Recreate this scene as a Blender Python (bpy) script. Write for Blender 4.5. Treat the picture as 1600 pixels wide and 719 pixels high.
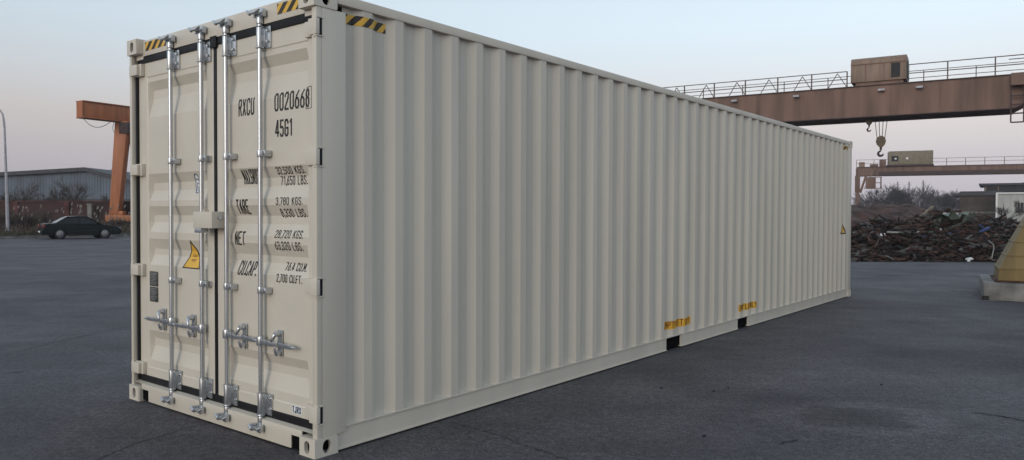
import bpy, bmesh, math, random
from math import radians as R, sin, cos, pi, sqrt, tan, atan2
from mathutils import Vector, Matrix
random.seed(7)
scn = bpy.context.scene
for o in list(bpy.data.objects): bpy.data.objects.remove(o)

# ------------------------------------------------------------------ camera
CAM_Z, PITCH, ROLL, F_PX = 1.505, 0.0200, 0.00305, 1176.2
cd = bpy.data.cameras.new('camera'); cam = bpy.data.objects.new('camera', cd)
scn.collection.objects.link(cam)
cd.sensor_width = 36; cd.lens = F_PX / 1600 * 36; cd.clip_start = .05; cd.clip_end = 6000
cam.matrix_world = (Matrix.Translation((0, 0, CAM_Z)) @ Matrix.Rotation(pi/2 - PITCH, 4, 'X') @ Matrix.Rotation(ROLL, 4, 'Z'))
scn.camera = cam
scn.render.resolution_x, scn.render.resolution_y = 1024, 460

# ------------------------------------------------------------------ world and sun (dusk, glow behind the camera to its left)
SUN_AZ = (-.47, -.883); SUN_EL = R(5)
w = bpy.data.worlds.new('World'); scn.world = w; w.use_nodes = True
wn = w.node_tree; wn.nodes.clear()
wo = wn.nodes.new('ShaderNodeOutputWorld'); bg = wn.nodes.new('ShaderNodeBackground')
sky = wn.nodes.new('ShaderNodeTexSky'); sky.sky_type = 'NISHITA'; sky.sun_disc = False
sky.sun_elevation = SUN_EL
sky.sun_rotation = atan2(SUN_AZ[0], SUN_AZ[1])
sky.air_density = 1.2; sky.dust_density = 3.0; sky.ozone_density = 1.4
geo = wn.nodes.new('ShaderNodeTexCoord'); sep = wn.nodes.new('ShaderNodeSeparateXYZ')
ramp = wn.nodes.new('ShaderNodeValToRGB')           # dusk haze: mauve at the horizon, pale blue above
wn.links.new(geo.outputs['Generated'], sep.inputs[0]); wn.links.new(sep.outputs['Z'], ramp.inputs[0])
cr = ramp.color_ramp; cr.elements[0].position = 0.0; cr.elements[0].color = (5.2, 4.9, 5.6, 1)
cr.elements[1].position = 1.0; cr.elements[1].color = (5.6, 7.0, 8.6, 1)
for p_, c_ in ((.05, (6.3, 5.85, 6.3)), (.115, (7.9, 7.3, 7.2)), (.17, (8.2, 8.7, 9.2)), (.23, (8.1, 9.5, 10.6)), (.5, (6.9, 8.4, 9.9))):
    e_ = cr.elements.new(p_); e_.color = (*c_, 1)
# the side of the sky to the right of the view is a little brighter than the left
nrm = wn.nodes.new('ShaderNodeVectorMath'); nrm.operation = 'DOT_PRODUCT'; nrm.inputs[1].default_value = (.95, .3, 0)
wn.links.new(geo.outputs['Generated'], nrm.inputs[0])
mr = wn.nodes.new('ShaderNodeMapRange'); mr.inputs['From Min'].default_value = -.6; mr.inputs['From Max'].default_value = .7
mr.inputs['To Min'].default_value = .68; mr.inputs['To Max'].default_value = 1.0
wn.links.new(nrm.outputs['Value'], mr.inputs['Value'])
sc = wn.nodes.new('ShaderNodeVectorMath'); sc.operation = 'SCALE'
nr2 = wn.nodes.new('ShaderNodeVectorMath'); nr2.operation = 'DOT_PRODUCT'; nr2.inputs[1].default_value = (.70, -.71, 0)
wn.links.new(geo.outputs['Generated'], nr2.inputs[0])
mr2 = wn.nodes.new('ShaderNodeMapRange'); mr2.inputs['From Min'].default_value = .0; mr2.inputs['From Max'].default_value = .9
mr2.inputs['To Min'].default_value = 1.0; mr2.inputs['To Max'].default_value = .80
wn.links.new(nr2.outputs['Value'], mr2.inputs['Value'])
nr3 = wn.nodes.new('ShaderNodeVectorMath'); nr3.operation = 'DOT_PRODUCT'; nr3.inputs[1].default_value = (-.75, -.66, 0)
wn.links.new(geo.outputs['Generated'], nr3.inputs[0])
mr3 = wn.nodes.new('ShaderNodeMapRange'); mr3.inputs['From Min'].default_value = .2; mr3.inputs['From Max'].default_value = 1.0
mr3.inputs['To Min'].default_value = 1.0; mr3.inputs['To Max'].default_value = 1.6
wn.links.new(nr3.outputs['Value'], mr3.inputs['Value'])
m3 = wn.nodes.new('ShaderNodeMath'); m3.operation = 'MULTIPLY'; wn.links.new(mr2.outputs[0], m3.inputs[0]); wn.links.new(mr3.outputs[0], m3.inputs[1])
mm = wn.nodes.new('ShaderNodeMath'); mm.operation = 'MULTIPLY'; wn.links.new(mr.outputs[0], mm.inputs[0]); wn.links.new(m3.outputs[0], mm.inputs[1])
wn.links.new(ramp.outputs[0], sc.inputs[0]); wn.links.new(mm.outputs[0], sc.inputs['Scale'])
mx = wn.nodes.new('ShaderNodeMix'); mx.data_type = 'RGBA'; mx.inputs[0].default_value = .88
wn.links.new(sky.outputs[0], mx.inputs[6]); wn.links.new(sc.outputs[0], mx.inputs[7])
wn.links.new(mx.outputs[2], bg.inputs['Color']); bg.inputs['Strength'].default_value = .105
wn.links.new(bg.outputs[0], wo.inputs[0])

sd = bpy.data.lights.new('sun', 'SUN'); sd.energy = 1.12; sd.angle = R(30); sd.color = (1, .90, .78)
so = bpy.data.objects.new('sun', sd); scn.collection.objects.link(so)
sv = Vector((SUN_AZ[0]*cos(R(14)), SUN_AZ[1]*cos(R(14)), sin(R(14))))
so.rotation_euler = sv.to_track_quat('Z', 'Y').to_euler()

scn.view_settings.view_transform = 'Standard'; scn.view_settings.look = 'None'
scn.view_settings.exposure = 0.08; scn.view_settings.gamma = 1
scn.view_settings.use_curve_mapping = False

# ------------------------------------------------------------------ helpers
def at(px, py, Y):
    """pixel of the photograph + distance ahead -> point in the world"""
    u, v = px-800, py-359.5
    c, s = cos(ROLL), sin(ROLL)
    u, v = u*c + v*s, -u*s + v*c
    a = v/F_PX
    # depth along axis d: Y = d*cosP - a*d*sinP ... Z = -(d*sinP + a*d*cosP)
    d = Y/(cos(PITCH) - a*sin(PITCH))
    return Vector((u/F_PX*d, Y, CAM_Z - d*sin(PITCH) - a*d*cos(PITCH)))

def tag(o, label=None, cat=None, group=None, kind=None):
    if label: o['label'] = label
    if cat: o['category'] = cat
    if group: o['group'] = group
    if kind: o['kind'] = kind
    return o

def empty(name, loc=(0, 0, 0), rz=0):
    o = bpy.data.objects.new(name, None); scn.collection.objects.link(o)
    o.location = loc; o.rotation_euler = (0, 0, rz); o.empty_display_size = .3
    return o

class MB:
    def __init__(s): s.v = []; s.f = []; s.m = []; s.mi = 0
    def add(s, vs, fs):
        b = len(s.v); s.v += [tuple(p) for p in vs]; s.f += [tuple(b+i for i in f) for f in fs]; s.m += [s.mi]*len(fs); return s
    def box(s, x0, x1, y0, y1, z0, z1, M=None):
        vs = [Vector((x, y, z)) for x in (x0, x1) for y in (y0, y1) for z in (z0, z1)]
        if M: vs = [M @ p for p in vs]
        return s.add(vs, [(0,1,3,2), (4,6,7,5), (0,4,5,1), (2,3,7,6), (0,2,6,4), (1,5,7,3)])
    def bar(s, a, b, wx, wz, up=(0, 0, 1)):
        a, b = Vector(a), Vector(b); d = (b-a).normalized(); up = Vector(up)
        if abs(d.dot(up)) > .98: up = Vector((1, 0, 0))
        r = d.cross(up).normalized()*wx/2; u = r.cross(d).normalized()*wz/2
        vs = [p+i*r+j*u for p in (a, b) for i, j in ((-1,-1), (1,-1), (1,1), (-1,1))]
        return s.add(vs, [(0,3,2,1), (4,5,6,7), (0,1,5,4), (1,2,6,5), (2,3,7,6), (3,0,4,7)])
    def tube(s, pts, rs, n=8, cap=True):
        pts = [Vector(p) for p in pts]
        if not hasattr(rs, '__len__'): rs = [rs]*len(pts)
        vs = []; fs = []
        ref = None
        for i, p in enumerate(pts):
            d = (pts[min(i+1, len(pts)-1)] - pts[max(i-1, 0)])
            d = d.normalized() if d.length > 1e-9 else Vector((0, 0, 1))
            if ref is None or abs(ref.dot(d)) > .95: ref = Vector((1, 0, 0)) if abs(d.x) < .8 else Vector((0, 1, 0))
            a = d.cross(ref).normalized(); b = d.cross(a).normalized(); ref = b.cross(d)*0 + ref
            for k in range(n): t = 2*pi*k/n; vs.append(p + (a*cos(t) + b*sin(t))*rs[i])
        for i in range(len(pts)-1):
            for k in range(n): fs.append((i*n+k, i*n+(k+1)%n, (i+1)*n+(k+1)%n, (i+1)*n+k))
        if cap: fs.append(tuple(range(n-1, -1, -1))); fs.append(tuple((len(pts)-1)*n+k for k in range(n)))
        return s.add(vs, fs)
    def prism(s, poly, o, ux, uy, ext):
        """polygon in the plane o + a*ux + b*uy, extruded by the vector ext"""
        o, ux, uy, ext = Vector(o), Vector(ux), Vector(uy), Vector(ext); n = len(poly)
        vs = [o+a*ux+b*uy for a, b in poly]; vs += [p+ext for p in vs]
        fs = [tuple(range(n)), tuple(range(2*n-1, n-1, -1))] + [(i, i+n, (i+1) % n+n, (i+1) % n) for i in range(n)]
        return s.add(vs, fs)
    def build(s, name, mat, parent=None, bevel=0, smooth=False, seg=2):
        me = bpy.data.meshes.new(name); me.from_pydata(s.v, [], s.f)
        mats = mat if isinstance(mat, (list, tuple)) else [mat]
        for m in mats: me.materials.append(m)
        if len(mats) > 1: me.polygons.foreach_set('material_index', s.m)
        bm = bmesh.new(); bm.from_mesh(me); bmesh.ops.recalc_face_normals(bm, faces=bm.faces)
        if bevel:
            ed = [e for e in bm.edges if len(e.link_faces) == 2 and e.calc_face_angle(0) > .6]
            bmesh.ops.bevel(bm, geom=ed, offset=bevel, segments=seg, affect='EDGES', clamp_overlap=True, profile=.6)
        bm.to_mesh(me); bm.free()
        if smooth or bevel:
            for p in me.polygons: p.use_smooth = True
            try: me.set_sharp_from_angle(angle=R(38))
            except Exception: pass
        o = bpy.data.objects.new(name, me); scn.collection.objects.link(o); o.parent = parent
        return o

def nodes(name):
    m = bpy.data.materials.new(name); m.use_nodes = True; nt = m.node_tree
    return m, nt, nt.nodes['Principled BSDF']

def mat(name, col, rough=.6, metal=0, var=.12, scale=6, bump=.0, bscale=40, col2=None, spec=.5, streak=False, detail=6):
    m, nt, b = nodes(name); L = nt.links.new
    tc = nt.nodes.new('ShaderNodeTexCoord'); mp = nt.nodes.new('ShaderNodeMapping'); L(tc.outputs['Object'], mp.inputs[0])
    if streak: mp.inputs['Scale'].default_value = (1, 1, .12)
    n = nt.nodes.new('ShaderNodeTexNoise'); n.inputs['Scale'].default_value = scale; n.inputs['Detail'].default_value = detail
    L(mp.outputs[0], n.inputs['Vector'])
    r = nt.nodes.new('ShaderNodeValToRGB'); L(n.outputs['Fac'], r.inputs[0])
    c2 = col2 or tuple(c*(1-var*2) for c in col)
    r.color_ramp.elements[0].position = .32; r.color_ramp.elements[0].color = (*c2, 1)
    r.color_ramp.elements[1].position = .68; r.color_ramp.elements[1].color = (*[min(1, c*(1+var*.5)) for c in col], 1)
    L(r.outputs[0], b.inputs['Base Color'])
    b.inputs['Metallic'].default_value = metal
    b.inputs['Specular IOR Level'].default_value = spec
    rr = nt.nodes.new('ShaderNodeMapRange'); L(n.outputs['Fac'], rr.inputs[0])
    rr.inputs['To Min'].default_value = min(1, rough+.1); rr.inputs['To Max'].default_value = max(.05, rough-.1)
    L(rr.outputs[0], b.inputs['Roughness'])
    if bump:
        n2 = nt.nodes.new('ShaderNodeTexNoise'); n2.inputs['Scale'].default_value = bscale; n2.inputs['Detail'].default_value = 5
        L(tc.outputs['Object'], n2.inputs['Vector'])
        bp = nt.nodes.new('ShaderNodeBump'); bp.inputs['Strength'].default_value = bump; bp.inputs['Distance'].default_value = .01
        L(n2.outputs['Fac'], bp.inputs['Height']); L(bp.outputs[0], b.inputs['Normal'])
    return m

M = {}
M['paint'] = mat('beige_paint', (.585, .540, .462), .42, var=.05, scale=2.6, bump=.22, bscale=5, detail=8, streak=True)
M['paint_end'] = mat('beige_paint_doors', (.585, .540, .462), .42, var=.03, scale=3.0, bump=.10, bscale=22, detail=8)
M['rubber'] = mat('black_rubber', (.010, .010, .013), .55, var=.2, spec=.25)
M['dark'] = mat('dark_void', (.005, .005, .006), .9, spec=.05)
M['zinc'] = mat('zinc', (.52, .54, .56), .30, metal=.85, var=.02, scale=2)
M['ink'] = mat('black_ink', (.02, .018, .018), .5, var=.1)
M['yellow'] = mat('yellow_tape', (.72, .42, .045), .45, var=.08, scale=20)
M['tape_black'] = mat('black_tape', (.022, .016, .013), .5)
M['red_ink'] = mat('dark_red_ink', (.13, .018, .008), .5)
M['orange_tape'] = mat('orange_tape', (.80, .42, .035), .5, var=.10, scale=9)
M['plate'] = mat('data_plate', (.10, .10, .10), .4, metal=.35, var=.35, scale=55)
M['white'] = mat('white_sticker', (.75, .76, .76), .5, var=.05)
M['blue_ink'] = mat('blue_ink', (.05, .08, .16), .5)
M['timber'] = mat('plywood', (.12, .07, .04), .6)

def gp(px, py):
    hi = at(px, py, 10.); k = CAM_Z/(CAM_Z-hi.z); return (hi.x*k, 10.*k)
def asphalt():
    m, nt, b = nodes('asphalt'); L = nt.links.new; N = nt.nodes.new
    tc = N('ShaderNodeTexCoord')
    def noise(sc, det=6, rough=.6, vec=None, dist=0):
        n = N('ShaderNodeTexNoise'); n.inputs['Scale'].default_value = sc; n.inputs['Detail'].default_value = det
        n.inputs['Roughness'].default_value = rough; n.inputs['Distortion'].default_value = dist
        L(vec or tc.outputs['Object'], n.inputs['Vector']); return n.outputs['Fac']
    def rmp(src, a, b_, p0=.35, p1=.65):
        r = N('ShaderNodeValToRGB'); L(src, r.inputs[0]); r.color_ramp.elements[0].position = p0; r.color_ramp.elements[1].position = p1
        r.color_ramp.elements[0].color = (*a, 1); r.color_ramp.elements[1].color = (*b_, 1); return r.outputs[0]
    def mul(a, c, fac=1):
        x = N('ShaderNodeMix'); x.data_type = 'RGBA'; x.blend_type = 'MULTIPLY'; x.inputs[0].default_value = fac
        L(a, x.inputs[6]); L(c, x.inputs[7]); return x.outputs[2]
    mp = N('ShaderNodeMapping'); L(tc.outputs['Object'], mp.inputs[0]); mp.inputs['Scale'].default_value = (.25, 1.6, 1); mp.inputs['Rotation'].default_value = (0, 0, .5)
    base = rmp(noise(.45, 5, .55, dist=.6), (.061, .058, .065), (.103, .098, .107), .3, .7)
    base = mul(base, rmp(noise(2.2, 6, .65), (.74, .74, .75), (1.12, 1.12, 1.1), .3, .72))
    base = mul(base, rmp(noise(1.1, 7, .7, mp.outputs[0]), (.84, .84, .85), (1.06, 1.06, 1.06), .35, .65))
    base = mul(base, rmp(noise(75, 3, .7), (.45, .45, .46), (1.55, 1.53, 1.50), .36, .64))
    base = mul(base, rmp(noise(34, 4, .75), (.68, .68, .69), (1.30, 1.29, 1.27), .38, .62))
    base = mul(base, rmp(noise(16, 5, .75), (.70, .70, .72), (1.24, 1.24, 1.22), .38, .62))
    vo = N('ShaderNodeTexVoronoi'); vo.inputs['Scale'].default_value = 130; L(tc.outputs['Object'], vo.inputs['Vector'])
    sp = rmp(vo.outputs['Distance'], (1.55, 1.5, 1.42), (1, 1, 1), .07, .17)
    base = mul(base, sp)
    base = mul(base, rmp(noise(.13, 4, .6, dist=.8), (.84, .84, .87), (1.14, 1.12, 1.09), .36, .64))
    # old worn patch in the foreground
    px0, py0 = gp(1338, 652)
    ds = N('ShaderNodeVectorMath'); ds.operation = 'SUBTRACT'; L(tc.outputs['Object'], ds.inputs[0]); ds.inputs[1].default_value = (px0, py0, 0)
    dm = N('ShaderNodeVectorMath'); dm.operation = 'MULTIPLY'; L(ds.outputs[0], dm.inputs[0]); dm.inputs[1].default_value = (.95, 1.35, 0)
    dl = N('ShaderNodeVectorMath'); dl.operation = 'LENGTH'; L(dm.outputs[0], dl.inputs[0])
    da = N('ShaderNodeMath'); da.operation = 'MULTIPLY_ADD'; L(noise(3.5, 5, .65), da.inputs[0]); da.inputs[1].default_value = .5; L(dl.outputs['Value'], da.inputs[2])
    pr = N('ShaderNodeValToRGB'); L(da.outputs[0], pr.inputs[0]); e = pr.color_ramp.elements
    e[0].position = .35; e[0].color = (.72, .71, .69, 1); e[1].position = 1.0; e[1].color = (1, 1, 1, 1)
    for p_, v_ in ((.60, .90), (.74, 1.42), (.88, 1.24)): q = e.new(p_); q.color = (v_, v_*.985, v_*.96, 1)
    base = mul(base, pr.outputs[0])
    L(base, b.inputs['Base Color'])
    rr = N('ShaderNodeMapRange'); L(noise(.6, 6, .6), rr.inputs[0]); rr.inputs['From Min'].default_value = .3; rr.inputs['From Max'].default_value = .7
    rr.inputs['To Min'].default_value = .62; rr.inputs['To Max'].default_value = .84; L(rr.outputs[0], b.inputs['Roughness'])
    b.inputs['Specular IOR Level'].default_value = .28
    bp = N('ShaderNodeBump'); bp.inputs['Strength'].default_value = .55; bp.inputs['Distance'].default_value = .006
    L(noise(110, 4, .7), bp.inputs['Height'])
    bp2 = N('ShaderNodeBump'); bp2.inputs['Strength'].default_value = .35; bp2.inputs['Distance'].default_value = .03
    L(noise(5, 5, .6), bp2.inputs['Height']); L(bp2.outputs[0], bp.inputs['Normal']); L(bp.outputs[0], b.inputs['Normal'])
    return m
M['asphalt'] = asphalt()
M['earth'] = mat('earth', (.075, .062, .05), .95, var=.25, scale=.7, bump=.6, bscale=8, detail=10)

# ------------------------------------------------------------------ ground
g = MB(); g.add([(-478, -58, -.12), (478, -58, -.12), (478, 478, -.12), (-478, 478, -.12)], [(0,1,2,3)])
tag(g.build('ground', M['earth']), kind='structure')
g = MB(); g.add([(-220, -57, 0), (220, -57, 0), (220, 38, 0), (60, 38, 0), (4, 75, 0), (-1.9, 75, 0), (-70.5, 1.5, 0), (-220, 1.5, 0)], [(0,1,2,3,4,5,6,7)])
tag(g.build('yard', M['asphalt']), kind='structure')

# cracks: thin tar-dark strips 3 mm above the asphalt
def crack(pts, wd, seed):
    rnd = random.Random(seed); P = []
    for (a, b) in zip(pts, pts[1:]):
        for k in range(14):
            t = k/14; P.append(Vector((a[0]+(b[0]-a[0])*t, a[1]+(b[1]-a[1])*t, 0)))
    P.append(Vector((*pts[-1], 0)))
    vs = []; fs = []; off = 0
    for i, p in enumerate(P):
        d = (P[min(i+1, len(P)-1)]-P[max(0, i-1)]).normalized(); n = Vector((-d.y, d.x, 0))
        off = off*.8 + rnd.uniform(-1, 1)*.012
        ww = wd*(.45+rnd.random())*min(1, .15+min(i, len(P)-1-i)/6)
        for sgn in (-1, 1): q = p+n*(off+sgn*ww/2); vs.append((q.x, q.y, .0035))
    for i in range(len(P)-1): fs.append((2*i, 2*i+1, 2*i+3, 2*i+2))
    m_ = MB(); m_.add(vs, fs); return m_
M['crack'] = mat('crack_filler', (.014, .014, .016), .9, var=.4, scale=9)
def crk(pix, wd, seed):
    tag(crack([gp(*q) for q in pix], wd, seed).build('ground_crack', M['crack']), kind='structure')
crk([(362, 650), (300, 668), (220, 690), (150, 719), (60, 760)], .007, 1)
crk([(0, 584), (52, 581)], .016, 2)
crk([(0, 556), (110, 530), (215, 507)], .008, 3)
crk([(690, 655), (760, 676), (830, 700), (900, 722), (980, 760)], .006, 4)
crk([(1518, 645), (1560, 650), (1604, 658), (1680, 668)], .022, 5)
crk([(0, 470), (90, 462), (205, 459)], .02, 6)
crk([(1340, 432), (1440, 430), (1530, 433), (1640, 430)], .035, 7)
crk([(1215, 694), (1243, 686)], .024, 8)  # this strip is a twig lying on the asphalt, drawn like the cracks
crk([(1100, 545), (1180, 560), (1230, 558)], .006, 9)

# ------------------------------------------------------------------ the container
YAW = 0.8995; ORG = (-1.2054, 4.5905)
CL, CW, CH = 12.192, 2.438, 2.896
C = empty('shipping_container', (*ORG, 0), YAW)
tag(C, 'new beige forty-foot corrugated steel container standing on the asphalt yard', 'shipping container')
PE, PA = M['paint_end'], M['paint']

def oval(cx, cy, a, b, n=20):
    return [(cx+a*cos(2*pi*k/n), cy+b*sin(2*pi*k/n)) for k in range(n)]

def stadium(cx, cy, hw, hh, n=8):
    P = []; k = hh-hw
    for i in range(n+1): t = pi*i/n; P.append((cx+hw*cos(t), cy+k+hw*sin(t)))
    for i in range(n+1): t = pi+pi*i/n; P.append((cx+hw*cos(t), cy-k+hw*sin(t)))
    return P

def plate_with_hole(mb, w_, h_, hole, o, ux, uy, depth):
    """rectangle w_ x h_ with a hole (list of points) bridged to the outline, plus the hole's inner wall"""
    o, ux, uy, dv = Vector(o), Vector(ux), Vector(uy), Vector(depth)
    n = len(hole); cx = sum(p[0] for p in hole)/n; cy = sum(p[1] for p in hole)/n
    out = []
    for (x, y) in hole:
        dx, dy = x-cx, y-cy; ts = []
        if dx > 1e-9: ts.append((w_-cx)/dx)
        if dx < -1e-9: ts.append(-cx/dx)
        if dy > 1e-9: ts.append((h_-cy)/dy)
        if dy < -1e-9: ts.append(-cy/dy)
        t = min(ts); out.append((cx+dx*t, cy+dy*t))
    cor = [(0, 0), (w_, 0), (w_, h_), (0, h_)]
    for c_ in cor:                       # snap the nearest ring point to each corner
        k = min(range(n), key=lambda i: (out[i][0]-c_[0])**2+(out[i][1]-c_[1])**2); out[k] = c_
    A = [o+a*ux+b*uy for a, b in out]; B = [o+a*ux+b*uy for a, b in hole]; D = [p+dv for p in B]
    vs = A+B+D; fs = []
    for i in range(n):
        j = (i+1) % n; fs.append((i, j, n+j, n+i)); fs.append((n+i, n+j, 2*n+j, 2*n+i))
    mb.add(vs, fs)

def casting(x0, y0, z0, sx, sy, top, name='corner_casting'):
    """corner casting; sx, sy: direction in which the block runs from its outer corner"""
    LX, LY, LZ = .178, .162, .118; t = .028
    mb = MB()
    X = lambda a: x0+sx*a
    Yf = lambda a: y0+sy*a
    # outer end face (normal x), outer side face (normal y), top and bottom
    h1 = stadium(LY*.5, LZ*.5, .026, .04); plate_with_hole(mb, LY, LZ, h1, (X(0), Yf(0), z0), (0, sy, 0), (0, 0, 1), (sx*t, 0, 0))
    h2 = stadium(LX*.5, LZ*.5, .030, .042) if False else oval(LX*.52, LZ*.5, .034, .044)
    plate_with_hole(mb, LX, LZ, h2, (X(0), Yf(0), z0), (sx, 0, 0), (0, 0, 1), (0, sy*t, 0))
    h3 = oval(LX*.5, LY*.5, .06, .034)
    plate_with_hole(mb, LX, LY, h3, (X(0), Yf(0), z0+(LZ if top else 0)), (sx, 0, 0), (0, sy, 0), (0, 0, -t if top else t))
    zz = z0+(0 if top else LZ)
    mb.add([(X(0), Yf(0), zz), (X(LX), Yf(0), zz), (X(LX), Yf(LY), zz), (X(0), Yf(LY), zz)], [(0,1,2,3)])
    mb.add([(X(LX), Yf(0), z0), (X(LX), Yf(LY), z0), (X(LX), Yf(LY), z0+LZ), (X(LX), Yf(0), z0+LZ)], [(0,1,2,3)])
    mb.add([(X(0), Yf(LY), z0), (X(LX), Yf(LY), z0), (X(LX), Yf(LY), z0+LZ), (X(0), Yf(LY), z0+LZ)], [(0,1,2,3)])
    bm = bmesh.new(); me = bpy.data.meshes.new('t'); me.from_pydata(mb.v, [], mb.f); bm.from_mesh(me)
    bmesh.ops.remove_doubles(bm, verts=bm.verts, dist=1e-5)
    bmesh.ops.recalc_face_normals(bm, faces=bm.faces)
    ed = []
    for e in bm.edges:
        if len(e.link_faces) == 2 and e.calc_face_angle(0) > .6:
            n_ = 0
            for v in e.verts:
                if (abs(v.co.x-X(0)) < 1e-4) + (abs(v.co.x-X(LX)) < 1e-4) + (abs(v.co.y-Yf(0)) < 1e-4) + (abs(v.co.y-Yf(LY)) < 1e-4) + (abs(v.co.z-z0) < 1e-4) + (abs(v.co.z-z0-LZ) < 1e-4) >= 2: n_ += 1
            if n_ == 2: ed.append(e)
    bmesh.ops.bevel(bm, geom=ed, offset=.006, segments=2, affect='EDGES', clamp_overlap=True)
    me2 = bpy.data.meshes.new(name); bm.to_mesh(me2); bm.free(); bpy.data.meshes.remove(me)
    me2.materials.append(PE)
    o = bpy.data.objects.new(name, me2); scn.collection.objects.link(o); o.parent = C
    # the dark hollow behind the holes
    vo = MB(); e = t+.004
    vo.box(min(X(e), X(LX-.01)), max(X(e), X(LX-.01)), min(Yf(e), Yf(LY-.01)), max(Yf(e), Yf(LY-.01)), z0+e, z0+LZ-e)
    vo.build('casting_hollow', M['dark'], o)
    return o
for cx_, sx in ((0, 1), (CL, -1)):
    for cy_, sy in ((0, 1), (CW, -1)):
        for cz_, tp in ((0, False), (CH-.118, True)):
            casting(cx_, cy_, cz_, sx, sy, tp)

# corner posts
Z0, Z1 = .118, CH-.118
post = MB(); post.box(.02, .062, .004, .05, Z0, Z1); post.box(.0621, .247, .004, .045, Z0, Z1)
post.build('corner_post', PA, C, bevel=.004)
post = MB(); post.box(.018, .05, CW-.038, CW-.004, Z0, Z1); post.box(.0501, .16, CW-.03, CW-.004, Z0, Z1); post.box(.075, .16, CW-.056, CW-.0301, Z0, Z1)
post.build('corner_post', PE, C, bevel=.003)
for yy in (.004, CW-.12):
    post = MB(); post.box(CL-.23, CL-.02, yy, yy+.116, Z0, Z1); post.build('corner_post', PA, C, bevel=.006)

# header, sill
HX = .052
h = MB(); h.box(HX, HX+.07, .163, CW-.163, 2.762, CH-.012)
h.box(HX+.0, HX+.09, .05, .1629, 2.74, 2.777); h.box(HX, HX+.09, CW-.1629, CW-.05, 2.74, 2.777)
h.build('door_header', PE, C, bevel=.004)
sx0 = .022
sl = MB()
sl.prism([(.275, .012), (CW-.275, .012), (CW-.275, .098), (CW-.163, .098), (CW-.163, .142), (.163, .142), (.163, .098), (.275, .098)], (sx0, 0, 0), (0, 1, 0), (0, 0, 1), (.010, 0, 0))
sl.build('door_sill', PE, C, bevel=.003)
sl = MB(); sl.box(.034, .13, .163, CW-.163, .012, .138); sl.build('sill_notch_shade', M['dark'], C)  # black box behind the sill, gives the notches their deep shade by colour
lip = MB(); lip.prism([(0, .1425), (.040, .150), (.040, .139)], (sx0+.002, .051, 0), (1, 0, 0), (0, 0, 1), (0, CW-.102, 0)); lip.build('sill_ramp', PE, C)

# side rails
SY = 0.008
rl = MB(); rl.box(.180, CL-.180, 0.002, .062, CH-.072, CH-.010); rl.build('top_side_rail', PA, C, bevel=.004)
rl = MB(); rl.box(.180, CL-.180, CW-.062, CW-.002, CH-.072, CH-.010); rl.build('top_side_rail', PA, C, bevel=.004)
rl = MB(); rl.box(CL-.1, CL-.02, .165, CW-.165, CH-.12, CH-.012); rl.build('front_header', PA, C)
rl = MB(); rl.box(CL-.1, CL-.02, .165, CW-.165, .012, .12); rl.build('front_sill', PA, C)
FP = [(4.70, 5.06), (6.73, 7.09)]
def bottom_rail(yo, s_):
    rl = MB(); yy = lambda a, b: (min(yo+s_*a, yo+s_*b), max(yo+s_*a, yo+s_*b))
    xs = [.180] + [q for f in FP for q in f] + [CL-.180]
    for a, b in zip(xs[::2], xs[1::2]):
        rl.box(a, b, *yy(.014, .020), .022, .150)               # web
        rl.box(a, b, *yy(.004, .052), .0135, .0219)             # bottom flange
    rl.box(.180, CL-.180, *yy(.004, .06), .1501, .158)          # top flange
    return rl.build('bottom_side_rail', PA, C)
bottom_rail(0, 1); bottom_rail(CW, -1)
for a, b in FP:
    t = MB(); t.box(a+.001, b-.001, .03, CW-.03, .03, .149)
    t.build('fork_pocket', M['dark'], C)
    for q0, q1 in ((a-.012, a-.0005), (b+.0005, b+.012)): t = MB(); t.box(q0, q1, .0205, .05, .0225, .1495); t.build('pocket_edge', PA, C)

# corrugated sides
PITCHX, RD = .278, .036
X_FIRST = .394
def side_profile():
    P = [(.247, RD), (.325, RD)]          # first inner flat then slope out
    P = [(.247, RD), (.326, RD)]
    x = X_FIRST
    while x+.21 < CL-.235:
        P += [(x, 0), (x+.072, 0), (x+.140, RD), (x+.210, RD)]; x += PITCHX
    P += [(x, 0)] if x < CL-.232 else []
    P.append((CL-.23, P[-1][1]))
    return P
PROF = side_profile()
def dep_side(x):
    for (a, p), (b, q) in zip(PROF, PROF[1:]):
        if a <= x <= b: return p+(q-p)*(x-a)/(b-a)
    return 0
def side_panel(yo, s_):
    mb = MB(); vs = []; fs = []
    rnd = random.Random(3)
    zs = [.158, .5, 1.0, 1.5, 2.0, 2.5, CH-.070]
    for x, d in PROF:
        for k, z in enumerate(zs):
            dent = 0 if k in (0, len(zs)-1) else rnd.uniform(-1, 1)*.0012
            vs.append((x, yo+s_*(SY+d+dent), z))
    n = len(zs)
    for i in range(len(PROF)-1):
        for k in range(n-1): fs.append((i*n+k, (i+1)*n+k, (i+1)*n+k+1, i*n+k+1))
    mb.add(vs, fs)
    return mb.build('side_panel', PA, C)
side_panel(0, 1); side_panel(CW, -1)
mb = MB()   # front (far) end
vs = []; yy = .12; prof = []
while yy < CW-.12: prof += [(yy, 0), (yy+.11, 0), (yy+.128, .045), (yy+.232, .045)]; yy += .25
prof = [p for p in prof if p[0] < CW-.12]+[(CW-.12, 0)]
for y_, d in prof:
    for z in (.12, CH-.12): vs.append((CL-.03-d, y_, z))
mb.add(vs, [(2*i, 2*i+2, 2*i+3, 2*i+1) for i in range(len(prof)-1)]); mb.build('end_wall', PA, C)
mb = MB(); mb.box(.1, CL-.05, .0625, CW-.0625, CH-.03, CH-.016); mb.build('roof_panel', PA, C)
mb = MB(); mb.box(.13, CL-.05, .06, CW-.06, .151, .175); mb.build('floor_panel', M['timber'], C)

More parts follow.
